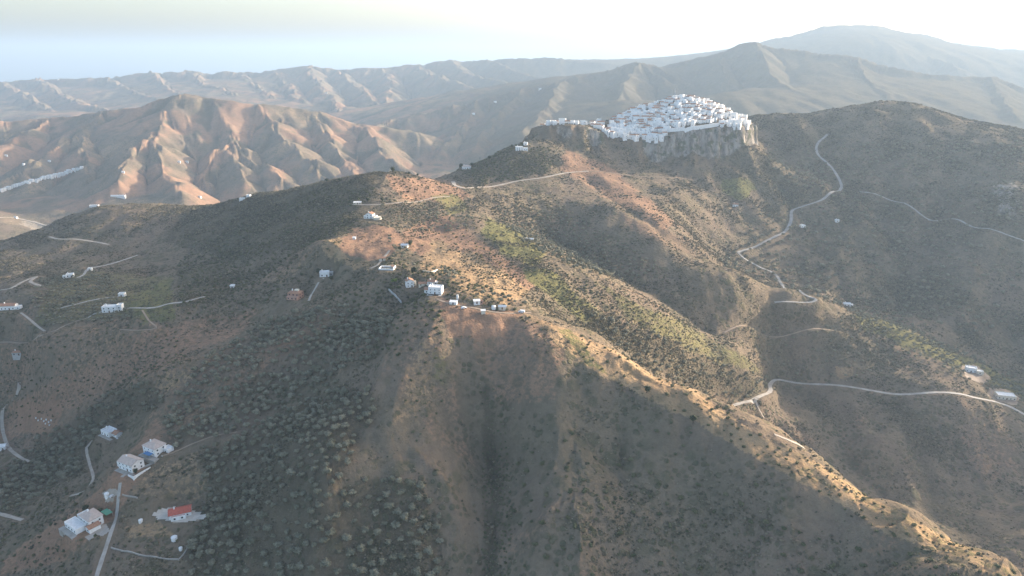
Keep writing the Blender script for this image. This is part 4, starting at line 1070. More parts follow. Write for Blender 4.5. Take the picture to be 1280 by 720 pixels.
# row of beehives on the brown field at the left
g = 'white beehives on the brown field'
for i, (u, v) in enumerate([(45, 523), (48, 526), (52, 524), (55, 527), (58, 525), (61, 528), (64, 526), (57, 530), (62, 532)]):
    b = thing('beehive', 'small white beehive in the loose cluster on the brown field at the left', 'beehive', at(u, v), math.radians(20), g)
    boxes('hive_body', b, MT['white'], (-.5, .5, -.5, .5, -.3, 1.1)); boxes('lid', b, MT['iron'], (-.56, .56, -.56, .56, 1.102, 1.2))
# ------------------------------------------------------------------ the village on the rock
SPOTS = []          # occupied village plots
def village_proto(w_, d_, hh, roof, wm, rm, ridge='x'):
    rise = min(d_ if ridge == 'x' else w_, 9) * .2
    x0, x1, y0, y1 = -w_ / 2, w_ / 2, -d_ / 2, d_ / 2
    wl = walls_mesh(x0, x1, y0, y1, hh, roof, MT[wm], -5, ridge, rise)
    rf = roof_mesh(x0, x1, y0, y1, hh, roof, MT[rm], ridge, rise)
    wn = []
    fl = max(1, int(hh / 2.8)); n = max(1, int(w_ / 3.4))
    def row(z):
        return [(x0 + w_ * (k + .5) / n - .55, x0 + w_ * (k + .5) / n + .55, y0 - .06, y0 + .1, z, z + 1.3) for k in range(n)]
    for f in range(min(fl, 2)):
        wn.append(mesh_of('window', lambda bm, z=.9 + 2.8 * f: [box(bm, *b) for b in [row(z)[(f * 2 + 1) % n]]], MT['glass']))
    return wl, rf, wn
protos = []
for w_, d_, hh in ((7.5, 6.5, 5.2), (9.5, 7, 5.8), (6.5, 6, 6.4), (11, 7.5, 5.0), (8.5, 6.5, 7.6)):
    protos.append(('flat', village_proto(w_, d_, hh, 'flat', W, WR), w_))
    protos.append(('tiled', village_proto(w_, d_, hh - .6, 'gable', W, T_), w_))
    protos.append(('flat', village_proto(w_ * .9, d_, hh + .7, 'flat', W, WR), w_ * .9))
protos.append(('flat', village_proto(9, 7, 6, 'flat', W, FR), 9)); protos.append(('tiled', village_proto(14, 8, 7, 'gable', W, T_), 14)); protos.append(('flat', village_proto(13, 8, 8.5, 'flat', W, WR), 13))
VLAB = {
    ('left', 'flat'): 'white flat roofed house packed on the left slope of the cliff top village',
    ('left', 'tiled'): 'white house with clay tiled roof packed on the left slope of the cliff top village',
    ('crown', 'flat'): 'white flat roofed house on the sunlit crown of the cliff top village',
    ('crown', 'tiled'): 'white house with clay tiled roof on the sunlit crown of the cliff top village',
    ('tail', 'flat'): 'white flat roofed house in the row on the left tail of the village rock',
    ('tail', 'tiled'): 'white tiled house in the row on the left tail of the village rock',
    ('shoulder', 'flat'): 'white flat roofed house on the right shoulder of the village above the cliff',
    ('shoulder', 'tiled'): 'white tiled house on the right shoulder of the village above the cliff',
}
PLOTS = []
def village_house(x, y, rot, zone_):
    k = int(RNG.integers(len(protos)))
    PLOTS.append((x, y, float(ground_z(x, y)) - .2, rot, zone_, k)); SPOTS.append((x, y))

def build_village():
    # how much of each house shows: paint them front to back on a fine grid
    order = sorted(range(len(PLOTS)), key=lambda i: PLOTS[i][1])
    seen = np.zeros((400, 1400), bool); shows = {}
    for i in order:
        x, y, z, rot, zn, k = PLOTS[i]
        w_ = protos[k][2] * .62
        ua, va = to_px(x - w_, y, z + 6.5); ub, vb = to_px(x + w_, y, z)
        c0_, c1_ = int((ua - 640) * 4), int((ub - 640) * 4) + 1; r0_, r1_ = int((va - 100) * 4), int((vb - 100) * 4) + 1
        blk = seen[max(r0_, 0):r1_, max(c0_, 0):c1_]
        shows[i] = int((~blk).sum()); blk[:] = True
    rank = sorted(shows, key=lambda i: -shows[i])
    for i in rank[:296]:
        x, y, z, rot, zn, k = PLOTS[i]
        kd, (wl, rf, wn), w_ = protos[k]
        r = link('village_house', wl); r.location = (x, y, z); r.rotation_euler = (0, 0, rot)
        tag(r, VLAB[(zn, kd)], 'house', 'white houses of the cliff top village, ' + {'left': 'left slope', 'crown': 'crown', 'tail': 'left tail', 'shoulder': 'right shoulder'}[zn])
        link('roof', rf, r)
        for m in wn[:1 + int(RNG.integers(2))]: link('window', m, r)
    # the rest, mostly hidden behind their neighbours, in one piece
    bm = bmesh.new(); mats = []
    for i in rank[296:]:
        x, y, z, rot, zn, k = PLOTS[i]
        kd, (wl, rf, wn), w_ = protos[k]
        M = Matrix.Translation((x, y, z)) @ Matrix.Rotation(rot, 4, 'Z')
        for m in (wl, rf):
            if m.materials[0] not in mats: mats.append(m.materials[0])
            nv, nf = len(bm.verts), len(bm.faces)
            bm.from_mesh(m); bm.verts.ensure_lookup_table(); bm.faces.ensure_lookup_table()
            for v in bm.verts[nv:]: v.co = M @ v.co
            for f in bm.faces[nf:]: f.material_index = mats.index(m.materials[0])
    if len(bm.verts):
        me = bpy.data.meshes.new('village_houses'); bm.to_mesh(me)
        for m in mats: me.materials.append(m)
        o = link('village_houses', me); o['kind'] = 'stuff'; o['label'] = 'half hidden white houses crowded between the others in the cliff top village'
    bm.free()
rs, cs_ = slice(r0, r1), slice(c0, c1)
vx, vy, vz = GX[rs, cs_], GY[rs, cs_], Z[rs, cs_]
vu, vv = to_px(vx, vy, vz)
ins = sd > 5
vis = (SL >= RUNMAX - .006)[rs, cs_]
cell_a = (vx[:, 1:2] - vx[:, 0:1]) * np.gradient(vy[:, 0])[:, None]
def village_zone(poly, zone_, spacing, count, jitter=.25):
    m = ins & vis & (poly_sd(poly, vu, vv) > 0)
    idx = np.argwhere(m)
    if len(idx) == 0: return
    wts = np.array([cell_a[i, 0] for i, j in idx]); wts = wts / wts.sum()
    pick = idx[RNG.choice(len(idx), size=6000, p=wts)]
    n = 0
    for i, j in pick:
        x, y = vx[i, j] + RNG.uniform(-1, 1), vy[i, j] + RNG.uniform(-1, 1)
        if all((x - a) ** 2 + (y - b) ** 2 > spacing ** 2 for a, b in SPOTS):
            village_house(x, y, RNG.normal(0, jitter) + (-.2 if zone_ == 'left' else -.2 if zone_ == 'tail' else -.62), zone_)
            n += 1
            if n >= count: break
    return n
village_zone([(752, 165), (768, 150), (800, 136), (832, 128), (836, 150), (832, 178), (800, 180), (770, 178)], 'left', 7.4, 175)
village_zone([(832, 128), (850, 119), (882, 123), (905, 136), (900, 152), (860, 160), (836, 158)], 'crown', 7.6, 130)
village_zone([(890, 132), (925, 146), (940, 156), (930, 163), (896, 160), (900, 150)], 'shoulder', 8.6, 48)
village_zone([(664, 144), (752, 144), (752, 168), (664, 168)], 'tail', 7.4, 44)
village_zone([(836, 126), (880, 124), (896, 140), (880, 156), (838, 158)], 'crown', 6.4, 40)
village_zone([(756, 166), (772, 152), (832, 134), (834, 178), (800, 180), (770, 178)], 'left', 6.4, 50)
build_village()
# long white terrace wall over the cliff
plot_wall('village_wall', 'long white terrace wall along the cliff edge under the village crown', [(834, 165), (848, 164), (866, 162), (884, 160), (898, 158)], 6.5, MT['white'], 1.0)
m_ = thing('radio_mast', 'thin lattice radio mast rising behind the village skyline', 'mast', at(843, 126))
boxes('pole', m_, MT['iron'], (-.35, .35, -.35, .35, -2, 24)); boxes('crossbar', m_, MT['iron'], (-1.6, 1.6, -.12, .12, 18, 18.4), (-1.2, 1.2, -.12, .12, 21, 21.4))

# ------------------------------------------------------------------ white houses far off in the left valley
def far_house(u, v, w_, d_, hh, rot, label, group=None, kind='gable', ymin=1500, name='distant_house', rm=WR):
    p = hit(u, v, ymin)
    r = link(name, walls_mesh(-w_ / 2, w_ / 2, -d_ / 2, d_ / 2, hh, kind, MT[W], -8, 'x', 2)); r.location = p; r.rotation_euler = (0, 0, rot)
    tag(r, label, 'house', group)
    link('roof', roof_mesh(-w_ / 2, w_ / 2, -d_ / 2, d_ / 2, hh, kind, MT[rm], 'x', 2), r)
    return r
g = 'white houses strung along the far valley road'
for i in range(34):
    t = i / 33.0
    u = 2 + 100 * t + RNG.uniform(-1.2, 1.2); v = 238 - 27 * t ** .92 + RNG.uniform(-1.6, 1.6) * (1 if 0.3 < t < .9 else .5)
    far_house(u, v, RNG.uniform(9, 15), 9, RNG.uniform(4, 6.5), RNG.uniform(-.3, .3), 'white house in the hamlet strung along the far road at the left edge', g, 'flat' if i % 3 else 'gable')
for i in range(8):
    far_house(55 + i * 4 + RNG.uniform(-1, 1), 224 - i * 1.1 + RNG.uniform(-1, 1), 11, 9, 5, RNG.uniform(-.3, .3), 'white house in the hamlet strung along the far road at the left edge', g, 'flat')
far_house(148, 246, 44, 9, 4, .05, 'long low white farm building at the foot of the far left hill', None, 'gable', name='farm_building')
far_house(118, 258, 26, 8, 4, .1, 'low white building left of the long far farm building', None, 'flat', name='farm_building')
for u, v, l in [(154, 216, 'lone white house on the far hill road above the long farm building'), (224, 203, 'left one of two white specks of houses in the shaded far gully'), (234, 203, 'right one of two white specks of houses in the shaded far gully'),
                (30, 206, 'white house on the shaded far slope above the strung out hamlet'), (62, 202, 'wide white house on the far slope right above the hamlet'), 
                (8, 195, 'white house in the pink earth patch at the far left edge'), (50, 101, 'white house breaking the far left skyline'), (73, 100, 'second white house right of the one on the far left skyline'),
                (250, 247, 'white farmhouse at the right end of the sunlit far bank'), (20, 273, 'white house beside the sunlit road on the far bank'),
                (675, 112, 'single white house on the shaded blue ridge left of the village'), (619, 128, 'pale house on the foot of the shaded blue ridge'), (592, 143, 'small white house low on the blue ridge spur'),
                (408, 117, 'white house high on the far range, centre left')]:
    far_house(u, v, 8.5 if v > 150 else 15, 7, 4 if v > 150 else 6, RNG.uniform(-.4, .4), l)
far_house(303, 250, 8, 5, 2.8, .1, 'white house on the shaded near skyline left of the knoll', None, 'flat', 900)
far_house(311, 246, 6, 5, 2.6, -.1, 'smaller white house higher up the shaded near skyline', None, 'flat', 900)

building('farm_shed', 'low tan tiled shed tucked uphill of the walled yard on the crest', 'shed', at(478, 325), 14, [(0, 0, 7, 4.5, 2.6, 'gable', 'cream', T_)], chimney=False)
building('cottage', 'small white cottage right behind the big crest house', 'house', at(540, 355), -14, [(0, 0, 7.5, 5.5, 3.2, 'gable', W, T_), (4.6, 0, 2.6, 4, 2.4, 'flat', W, FR)])
building('hut', 'pale stone hut at the foot of the sunlit crest below the sheds', 'hut', at(604, 391), 8, [(0, 0, 3.6, 3, 2.3, 'shed', 'cream', WR)], chimney=False, wins=False)
building('farm_shed', 'white tin roofed shed on the bare field edge left of the hilltop house', 'shed', at(443, 299), 0, [(0, 0, 3.6, 3, 2.3, 'shed', W, WR)], chimney=False, wins=False)
# ------------------------------------------------------------------ plants
def leaf_material(name, a, b, c):
    k = NT(name)
    oi = k.n('ShaderNodeObjectInfo')
    f = k.ramp(k.noise(.9, 3, .6), .35, .65)
    base = k.mix(oi.outputs['Random'], a, b)
    base = k.mix(k.math('MULTIPLY', f, .55), base, c)
    k.l(base, k.b.inputs['Base Color']); k.b.inputs['Roughness'].default_value = .8
    return k.m
LM = {
    'olive': leaf_material('olive_leaves', (.165, .16, .108), (.27, .25, .18), (.145, .14, .09)),
    'bush': leaf_material('bush_leaves', (.07, .085, .04), (.16, .15, .08), (.095, .10, .05)),
    'dark': leaf_material('dark_needles', (.03, .042, .022), (.05, .06, .032), (.045, .055, .03)),
    'scrub': leaf_material('scrub_leaves', (.045, .05, .028), (.30, .245, .165), (.09, .08, .05)),
}

def crown_mesh(name, seed, lobes, n, size, leaf, squash, mat):
    """leaf clumps spread over several lobes around a few darker inner lumps"""
    r = random.Random(seed); bm = bmesh.new()
    L = []
    for i in range(lobes):
        a = r.uniform(0, 6.28); q = r.uniform(.15, .62) * size if i else 0
        L.append((Vector((math.cos(a) * q, math.sin(a) * q, r.uniform(-.25, .35) * size * squash)), r.uniform(.38, .62) * size if i else .62 * size))
    for c, rad in L:
        m = bmesh.ops.create_icosphere(bm, subdivisions=1, radius=rad * .78)
        for v in m['verts']:
            v.co = Vector((v.co.x, v.co.y, v.co.z * squash)) * r.uniform(.8, 1.15) + c
    for i in range(n):
        c, rad = r.choice(L)
        d = Vector((r.gauss(0, 1), r.gauss(0, 1), r.gauss(.25, 1))).normalized()
        p = c + Vector((d.x, d.y, d.z * squash)) * rad * r.uniform(.8, 1.12)
        u = Vector((r.gauss(0, 1), r.gauss(0, 1), r.gauss(0, .7))).normalized(); w_ = u.cross(d + Vector((r.uniform(-.6, .6), r.uniform(-.6, .6), r.uniform(-.6, .6))))
        if w_.length < .05: continue
        w_.normalize(); s = leaf * r.uniform(.6, 1.3)
        bm.faces.new([bm.verts.new(p + u * s * .8), bm.verts.new(p + w_ * s * .5), bm.verts.new(p - u * s * .8), bm.verts.new(p - w_ * s * .5)])
    me = bpy.data.meshes.new(name); bm.to_mesh(me); bm.free(); me.materials.append(mat)
    return me

def trunk_mesh(seed, hgt, rad):
    r = random.Random(seed); bm = bmesh.new()
    def limb(p, q, a, b):
        n = 7; d = (q - p).normalized(); s = d.orthogonal().normalized(); t = d.cross(s)
        A = [bm.verts.new(p + (s * math.cos(6.283 * i / n) + t * math.sin(6.283 * i / n)) * a) for i in range(n)]
        B = [bm.verts.new(q + (s * math.cos(6.283 * i / n) + t * math.sin(6.283 * i / n)) * b) for i in range(n)]
        for i in range(n): bm.faces.new((A[i], A[(i + 1) % n], B[(i + 1) % n], B[i]))
    k = Vector((r.uniform(-.15, .15), r.uniform(-.15, .15), hgt * .5))
    limb(Vector((0, 0, -.8)), k, rad * 1.3, rad * .85)
    for i in range(4):
        a = i * 1.6 + r.uniform(-.4, .4)
        limb(k, k + Vector((math.cos(a) * hgt * .4, math.sin(a) * hgt * .4, hgt * r.uniform(.4, .75))), rad * .6, rad * .2)
    me = bpy.data.meshes.new('trunk'); bm.to_mesh(me); bm.free(); me.materials.append(MT['bark'])
    return me

OLIVE = [(trunk_mesh(i, 2.2, .22), crown_mesh('crown', 100 + i, 6 + i % 3, 210, 2.3, .5, .72, LM['olive'])) for i in range(6)]
BUSH = [crown_mesh('shrub', 200 + i, 4 + i % 3, 120, 1.0, .26, .75, LM['bush']) for i in range(5)]
DARK = [(trunk_mesh(40 + i, 3.2, .2), crown_mesh('crown', 300 + i, 7, 240, 2.2, .45, 1.15, LM['dark'])) for i in range(4)]
SCRUB = [crown_mesh('scrub_clump', 400 + i, 3, 34, 1.0, .42, .6, LM['scrub']) for i in range(5)]
refresh()
PU, PV = to_px(GX, GY, Z)
VISIBLE = SL >= RUNMAX - .006
WU, WV = PU + 5 * noise(GX / 30, GY / 30, 81), PV + 4 * noise(GX / 30, GY / 30, 82)
AREA = np.gradient(YY)[:, None] * np.gradient(AA)[None, :] * GY
FREE = (ROADMASK < .25) & (CLIFF < .25)

class Darts:
    def __init__(s, cell): s.c = cell; s.g = {}
    def ok(s, x, y, d):
        i, j = int(x // s.c), int(y // s.c)
        for a in (i - 1, i, i + 1):
            for b in (j - 1, j, j + 1):
                for (p, q) in s.g.get((a, b), ()):
                    if (p - x) ** 2 + (q - y) ** 2 < d * d: return False
        s.g.setdefault((i, j), []).append((x, y)); return True

def scatter(weight, n):
    """n random ground points with a density proportional to weight per square metre"""
    w_ = (weight * AREA)
    rows, cols = np.nonzero(w_ > 0)
    if len(rows) == 0: return np.zeros((0, 2))
    p = w_[rows, cols]; c = np.cumsum(p); pick = np.searchsorted(c, RNG.random(n) * c[-1])
    r_, c_ = rows[pick], cols[pick]
    Y = YY[r_] * np.exp(LDY * RNG.uniform(-.5, .5, n))
    da = np.gradient(AA)[c_]
    X = (AA[c_] + da * RNG.uniform(-.5, .5, n)) * Y
    return np.stack([X, Y], 1)

olives, shrubs, darks = [], [], []     # (x, y, scale, zone key)
dart = Darts(9.0)
def grove(dst, key, polyg, y0, y1, spacing, smin, smax, fill=1.0, tries=6):
    w_ = zone(polyg, y0, y1, 10) * FREE * VISIBLE
    w_ = np.where(w_ > .3, w_ * np.clip(.55 + fill + (1.2 if fill > .6 else 2.4) * fbm(GX / 55, GY / 55, 2, hash(key) % 97 if False else len(key)), 0, 1), 0)
    area = float((w_ * AREA).sum())
    n = int(area / spacing ** 2 * tries)
    for x, y in scatter(w_, n):
        if dart.ok(x, y, spacing * RNG.uniform(.85, 1.25)):
            dst.append((x, y, RNG.uniform(smin, smax), key))
grove(olives, 'lower', [(250, 566), (300, 545), (420, 480), (475, 495), (445, 560), (405, 640), (392, 730), (236, 730), (240, 690), (262, 620)], 250, 560, 5.0, .8, 1.45, 1.3)
grove(olives, 'bottom', [(395, 640), (450, 598), (525, 600), (550, 650), (548, 730), (390, 730)], 250, 460, 5.3, .95, 1.55, 1.3)
grove(olives, 'upper', [(205, 520), (240, 470), (290, 430), (340, 400), (430, 385), (490, 400), (480, 440), (420, 480), (300, 545), (212, 560)], 380, 640, 5.2, .85, 1.6, 1.3)
grove(olives, 'band', [(62, 545), (140, 492), (190, 478), (205, 505), (130, 532), (100, 592), (0, 648), (-10, 600)], 380, 620, 5.6, .8, 1.45, 1.0)
grove(olives, 'spur', [(735, 395), (800, 412), (965, 478), (945, 502), (880, 492), (800, 458)], 500, 800, 5.8, .75, 1.4, 1.0)
grove(olives, 'flank', [(620, 262), (700, 262), (830, 335), (800, 352), (720, 335), (650, 302)], 600, 1000, 6.0, .75, 1.4, 1.2)
grove(olives, 'plateau', [(478, 242), (590, 262), (590, 285), (520, 290), (478, 282)], 700, 960, 7, .7, 1.05, .5)
0 and grove(olives, 'orchard', [(50, 352), (130, 343), (160, 400), (40, 412)], 560, 900, 7, .6, .9, 1.0)
grove(olives, 'hamlet', [(485, 300), (560, 340), (660, 380), (640, 385), (560, 350), (500, 325)], 500, 760, 6.5, .6, 1.2, .5)
grove(olives, 'crestgrove', [(1060, 384), (1120, 400), (1190, 436), (1282, 478), (1282, 508), (1180, 462), (1070, 414)], 700, 1000, 6.5, .8, 1.3, .8)
grove(olives, 'valley', [(940, 420), (1060, 400), (1080, 420), (1180, 470), (1000, 474), (950, 466)], 600, 1000, 9, .8, 1.2, .3)
grove(olives, 'farright', [(960, 180), (1280, 180), (1280, 430), (1040, 380), (900, 330), (960, 260)], 800, 1700, 10, .8, 2.1, .3, 3)
grove(shrubs, 'crest', [(640, 388), (720, 412), (760, 434), (860, 482), (1000, 570), (1130, 644), (1270, 714), (1270, 735), (1110, 668), (985, 594), (850, 522), (740, 462), (690, 425)], 240, 520, 5.5, .6, 1.8, .0)
grove(shrubs, 'face', [(700, 460), (860, 530), (1000, 610), (1180, 700), (1200, 735), (640, 735), (640, 560)], 240, 520, 7.0, .7, 2.4, -.1)
grove(shrubs, 'gully', [(602, 488), (624, 488), (634, 560), (640, 640), (634, 735), (602, 735), (608, 620), (604, 560)], 250, 480, 2.6, .8, 1.5, .8)
grove(shrubs, 'rib', [(538, 430), (566, 440), (562, 500), (520, 560), (500, 480)], 360, 540, 5, .7, 1.5, .3)
grove(shrubs, 'leftslope', [(0, 430), (210, 400), (240, 470), (120, 500), (0, 540)], 380, 720, 5.5, .7, 1.9, .3)
grove(shrubs, 'leftedge', [(60, 600), (150, 640), (110, 735), (0, 735), (0, 650)], 250, 460, 7, .8, 2.0, .1)
grove(shrubs, 'plot', [(205, 580), (290, 545), (250, 640), (238, 730), (140, 730), (160, 620)], 250, 480, 7, .6, 1.4, .1)
grove(shrubs, 'spurtop', [(640, 330), (700, 338), (830, 385), (910, 438), (850, 425), (740, 392)], 520, 800, 6, .8, 1.8, .2)
grove(shrubs, 'underhamlet', [(430, 345), (500, 350), (545, 380), (560, 430), (450, 450), (400, 400)], 420, 680, 4.8, .8, 2.2, .5)
grove(shrubs, 'hamletbush', [(478, 322), (560, 335), (655, 382), (640, 394), (560, 379), (500, 366)], 430, 700, 5, 1.0, 2.3, .5)
grove(shrubs, 'darkslope', [(230, 300), (400, 240), (470, 235), (430, 290), (390, 340), (300, 400), (220, 400)], 560, 1000, 6, .9, 2.4, .4)
grove(shrubs, 'rise', [(562, 206), (640, 178), (690, 188), (690, 213), (600, 230)], 1000, 1300, 5, 1.2, 3.0, .7)
grove(shrubs, 'knoll', [(480, 216), (570, 230), (640, 300), (690, 345), (640, 360), (560, 320), (500, 280)], 520, 1100, 9, .8, 1.8, .1)
# ROWS: orchard rows on the terraces and young rows on the lit slope
def rows(dst, key, polyg, y0, y1, gap, step, ang, smin, smax):
    m = (zone(polyg, y0, y1, 8) > .5) & VISIBLE & FREE
    if not m.any(): return
    xs, ys = GX[m], GY[m]; ca_, sa_ = math.cos(ang), math.sin(ang)
    s_ = xs * ca_ + ys * sa_; t_ = -xs * sa_ + ys * ca_
    for t in np.arange(t_.min(), t_.max(), gap):
        for q in np.arange(s_.min(), s_.max(), step):
            x = q * ca_ - t * sa_; y = q * sa_ + t * ca_
            fa = int(np.interp(x / y, AA, np.arange(NA))); fy = int((math.log(y) - LY0) / LDY)
            if 0 <= fy < NY and m[fy, fa] and RNG.random() < .88:
                dst.append((x + RNG.normal(0, .4), y + RNG.normal(0, .4), RNG.uniform(smin, smax), key))
rows(olives, 'orchard', [(45, 352), (100, 338), (135, 345), (165, 400), (40, 412)], 560, 950, 9, 5.2, -.25, .6, .95)
rows(shrubs, 'rows', [(565, 318), (625, 318), (660, 352), (600, 350)], 480, 800, 7.5, 3.2, .35, .7, 1.2)
rows(shrubs, 'rows', [(470, 245), (560, 255), (540, 300), (490, 285)], 600, 980, 9, 3.6, .9, .7, 1.2)
# dark trees: one at a time where the picture shows them
DT = [(491, 214, 1.7, 'round dark tree standing on top of the knoll'), (511, 217, 1.0, 'small dark tree just right of the knoll top'), (522, 219, .9, 'first dark tree of the thin line right of the knoll'), (409, 227, 1.4, 'dark tree on the shaded skyline left of the knoll'),
      (424, 225, 1.3, 'second dark tree on the shaded skyline left of the knoll'), (478, 250, 1.1, 'dark tree behind the white hilltop house'), (460, 251, 1.3, 'dark tree beside the low shed on the knoll edge'), (500, 312, 1.2, 'dark tree left of the small cottage above the hamlet'),
      (513, 306, 1.3, 'dark tree right of the small cottage above the hamlet'), (519, 341, 1.4, 'round dark tree above the tall narrow crest house'), (493, 353, 1.3, 'bright green rounded tree beside the walled yard'), (398, 341, 1.3, 'dark tree left of the white house uphill from the pink house'),
      (414, 349, 1.2, 'dark tree right of the white house uphill from the pink house'), (577, 209, 1.6, 'dark tree at the left of the house by the saddle road'), (590, 207, 1.6, 'dark tree at the right of the house by the saddle road'), (866, 528, 1.3, 'dark rounded tree on the sunlit crest near the valley road'),
      (808, 489, 1.2, 'lone dark tree standing on the sunlit orange crest'), (600, 197, 1.5, 'dark tree on the rise left of the village rock'), (612, 199, 1.6, 'second dark tree on the rise left of the village rock'), (640, 183, 1.4, 'dark tree beside the white house below the village rock'),
      (836, 172, 1.5, 'dark tree on the cliff edge under the village'), (760, 168, 1.2, 'dark tree on the rim left of the packed houses'), (748, 163, 1.2, 'dark tree at the inner end of the village tail'), (108, 640, 1.2, 'dark tree behind the rambling villa'), (170, 590, .9, 'dark tree below the lower lane house')]
def tree_obj(name, label, cat, x, y, sc, proto, zc, group=None):
    z = float(ground_z(x, y))
    t = thing(name, label, cat, (x, y, z), float(RNG.uniform(0, 6.28)), group); t.scale = (sc, sc, sc * float(RNG.uniform(.85, 1.1)))
    link('trunk', proto[0], t)
    c = link('crown', proto[1], t); c.location = (0, 0, zc)
    return t
BRIGHT = leaf_material('bright_leaves', (.09, .14, .03), (.10, .16, .035), (.12, .17, .04))
for i, (u, v, sc, l) in enumerate(DT):
    p = hit(u, v + 2)
    pr = DARK[i % 4]
    if 'bright green' in l: pr = (pr[0], crown_mesh('crown', 77, 7, 240, 2.2, .45, .9, BRIGHT))
    tree_obj('dark_tree' if 'bright' not in l else 'green_tree', l, 'tree', p.x, p.y, sc, pr, 3.0)
def dist(t):
    return math.hypot(t[0], t[1], CAM_Z - float(ground_z(t[0], t[1])))
def in_view(t):
    z = float(ground_z(t[0], t[1])); u, v = to_px(t[0], t[1], z)
    return -5 < u < 1285 and -5 < v < 728
OL = {'lower': 'grey green olive tree in the big lower left grove right of the fenced plot', 'bottom': 'rounded olive tree in the dense bottom edge grove left of the dark gully', 'upper': 'olive tree scattered on the shaded slope above the lower left grove',
      'band': 'olive tree in the dark green band beside the curved drive at the left', 'spur': 'olive tree in the grove on the second spur behind the crest', 'flank': 'olive tree on the lit flank around the solitary pale house', 'plateau': 'olive tree on the plateau behind the hilltop house',
      'orchard': 'orchard tree on the green terraces at the left', 'hamlet': 'olive tree on the sunlit ground around the crest hamlet', 'crestgrove': 'leafy tree on the lit crest at the right edge', 'valley': 'olive tree in the valley behind the near ridge', 'farright': 'tree dotted on the shaded right hillside'}
SLB = {'crest': 'round bush on the sunlit ochre crest of the near spur', 'face': 'pale bush dotted on the shaded face right of the dark gully', 'gully': 'dark green bush filling the gully down the middle of the shaded face', 'rib': 'yellow green bush on the pale rib under the hamlet',
       'leftslope': 'bush on the brown slope below the long white house', 'leftedge': 'bush on the brown ground around the rambling villa', 'plot': 'bush in the dry plot around the red roofed house', 'spurtop': 'bush on the green top of the second spur',
       'underhamlet': 'bush on the dark slope under the walled yard', 'knoll': 'bush on the orange earth of the knoll', 'hamletbush': 'dark leafy bush among the buildings of the crest hamlet', 'rise': 'dark tree like bush on the rise between saddle road and village rock', 'darkslope': 'bush on the dark slope left of the hilltop house', 'rows': 'low bush planted in straight rows on the sunlit plateau'}
CAP = 300
olives.sort(key=dist); shrubs.sort(key=dist)
near_o = [t for t in olives if in_view(t)][:CAP]; near_s = [t for t in shrubs if in_view(t)][:CAP]
so_, ss_ = set(near_o), set(near_s)
for i, (x, y, sc, key) in enumerate(near_o):
    tree_obj('olive_tree', OL[key], 'tree', x, y, sc, OLIVE[i % 6], 2.5, 'olive trees: ' + key + ' grove')
for i, (x, y, sc, key) in enumerate(near_s):
    o = link('shrub', BUSH[i % 5]); o.location = (x, y, float(ground_z(x, y)) + .35 * sc); o.scale = (sc, sc, sc * float(RNG.uniform(.8, 1.15))); o.rotation_euler = (0, 0, float(RNG.uniform(0, 6.28)))
    tag(o, SLB[key], 'shrub', 'bushes: ' + key)

# ------------------------------------------------------------------ uncountable cover, instanced on points of one object each
def cover(name, label, pts, scl, lift, meshes):
    me = bpy.data.meshes.new(name)
    z = ground_z(pts[:, 0], pts[:, 1]) + lift * scl
    me.vertices.add(len(pts)); me.vertices.foreach_set('co', np.stack([pts[:, 0], pts[:, 1], z], 1).astype(np.float32).ravel())
    for nm, typ, val in (('sz', 'FLOAT', scl), ('turn', 'FLOAT', RNG.uniform(0, 6.28, len(pts)))):
        at_ = me.attributes.new(nm, typ, 'POINT'); at_.data.foreach_set('value', np.asarray(val, np.float32))
    at_ = me.attributes.new('which', 'INT', 'POINT'); at_.data.foreach_set('value', RNG.integers(0, len(meshes), len(pts)).astype(np.int32))
    ob = link(name, me); ob['kind'] = 'stuff'; ob['label'] = label
    g = bpy.data.node_groups.new(name + '_nodes', 'GeometryNodeTree')
    g.interface.new_socket('Geometry', in_out='INPUT', socket_type='NodeSocketGeometry'); g.interface.new_socket('Geometry', in_out='OUTPUT', socket_type='NodeSocketGeometry')
    N = g.nodes; gi = N.new('NodeGroupInput'); go = N.new('NodeGroupOutput')
    iop = N.new('GeometryNodeInstanceOnPoints'); jn = N.new('GeometryNodeJoinGeometry')
    for m in reversed(meshes):
        src = bpy.data.objects.new(m.name + '_source', m)
        oi = N.new('GeometryNodeObjectInfo'); oi.inputs['Object'].default_value = src; oi.inputs['As Instance'].default_value = True
        g.links.new(oi.outputs['Geometry'], jn.inputs[0])
    def attr(nm, dt):
        a = N.new('GeometryNodeInputNamedAttribute'); a.data_type = dt; a.inputs['Name'].default_value = nm
        return a.outputs['Attribute']
    iop.inputs['Pick Instance'].default_value = True
    g.links.new(gi.outputs[0], iop.inputs['Points']); g.links.new(jn.outputs[0], iop.inputs['Instance']); g.links.new(attr('which', 'INT'), iop.inputs['Instance Index'])
    cb = N.new('ShaderNodeCombineXYZ'); g.links.new(attr('turn', 'FLOAT'), cb.inputs['Z']); g.links.new(cb.outputs[0], iop.inputs['Rotation'])
    g.links.new(attr('sz', 'FLOAT'), iop.inputs['Scale']); g.links.new(iop.outputs[0], go.inputs[0])
    md = ob.modifiers.new('scatter', 'NODES'); md.node_group = g
    return ob
rest = [t for t in olives if t not in so_]
if rest:
    pts = np.array([(t[0], t[1]) for t in rest]); cover('olive_woodland', 'grey green olive groves covering the farther slopes', pts, np.array([t[2] for t in rest]), 2.3, [c for _, c in OLIVE])
rest = [t for t in shrubs if t not in ss_]
if rest:
    pts = np.array([(t[0], t[1]) for t in rest]); cover('shrubbery', 'round bushes dotted over the farther slopes', pts, np.array([t[2] for t in rest]), .35, BUSH)
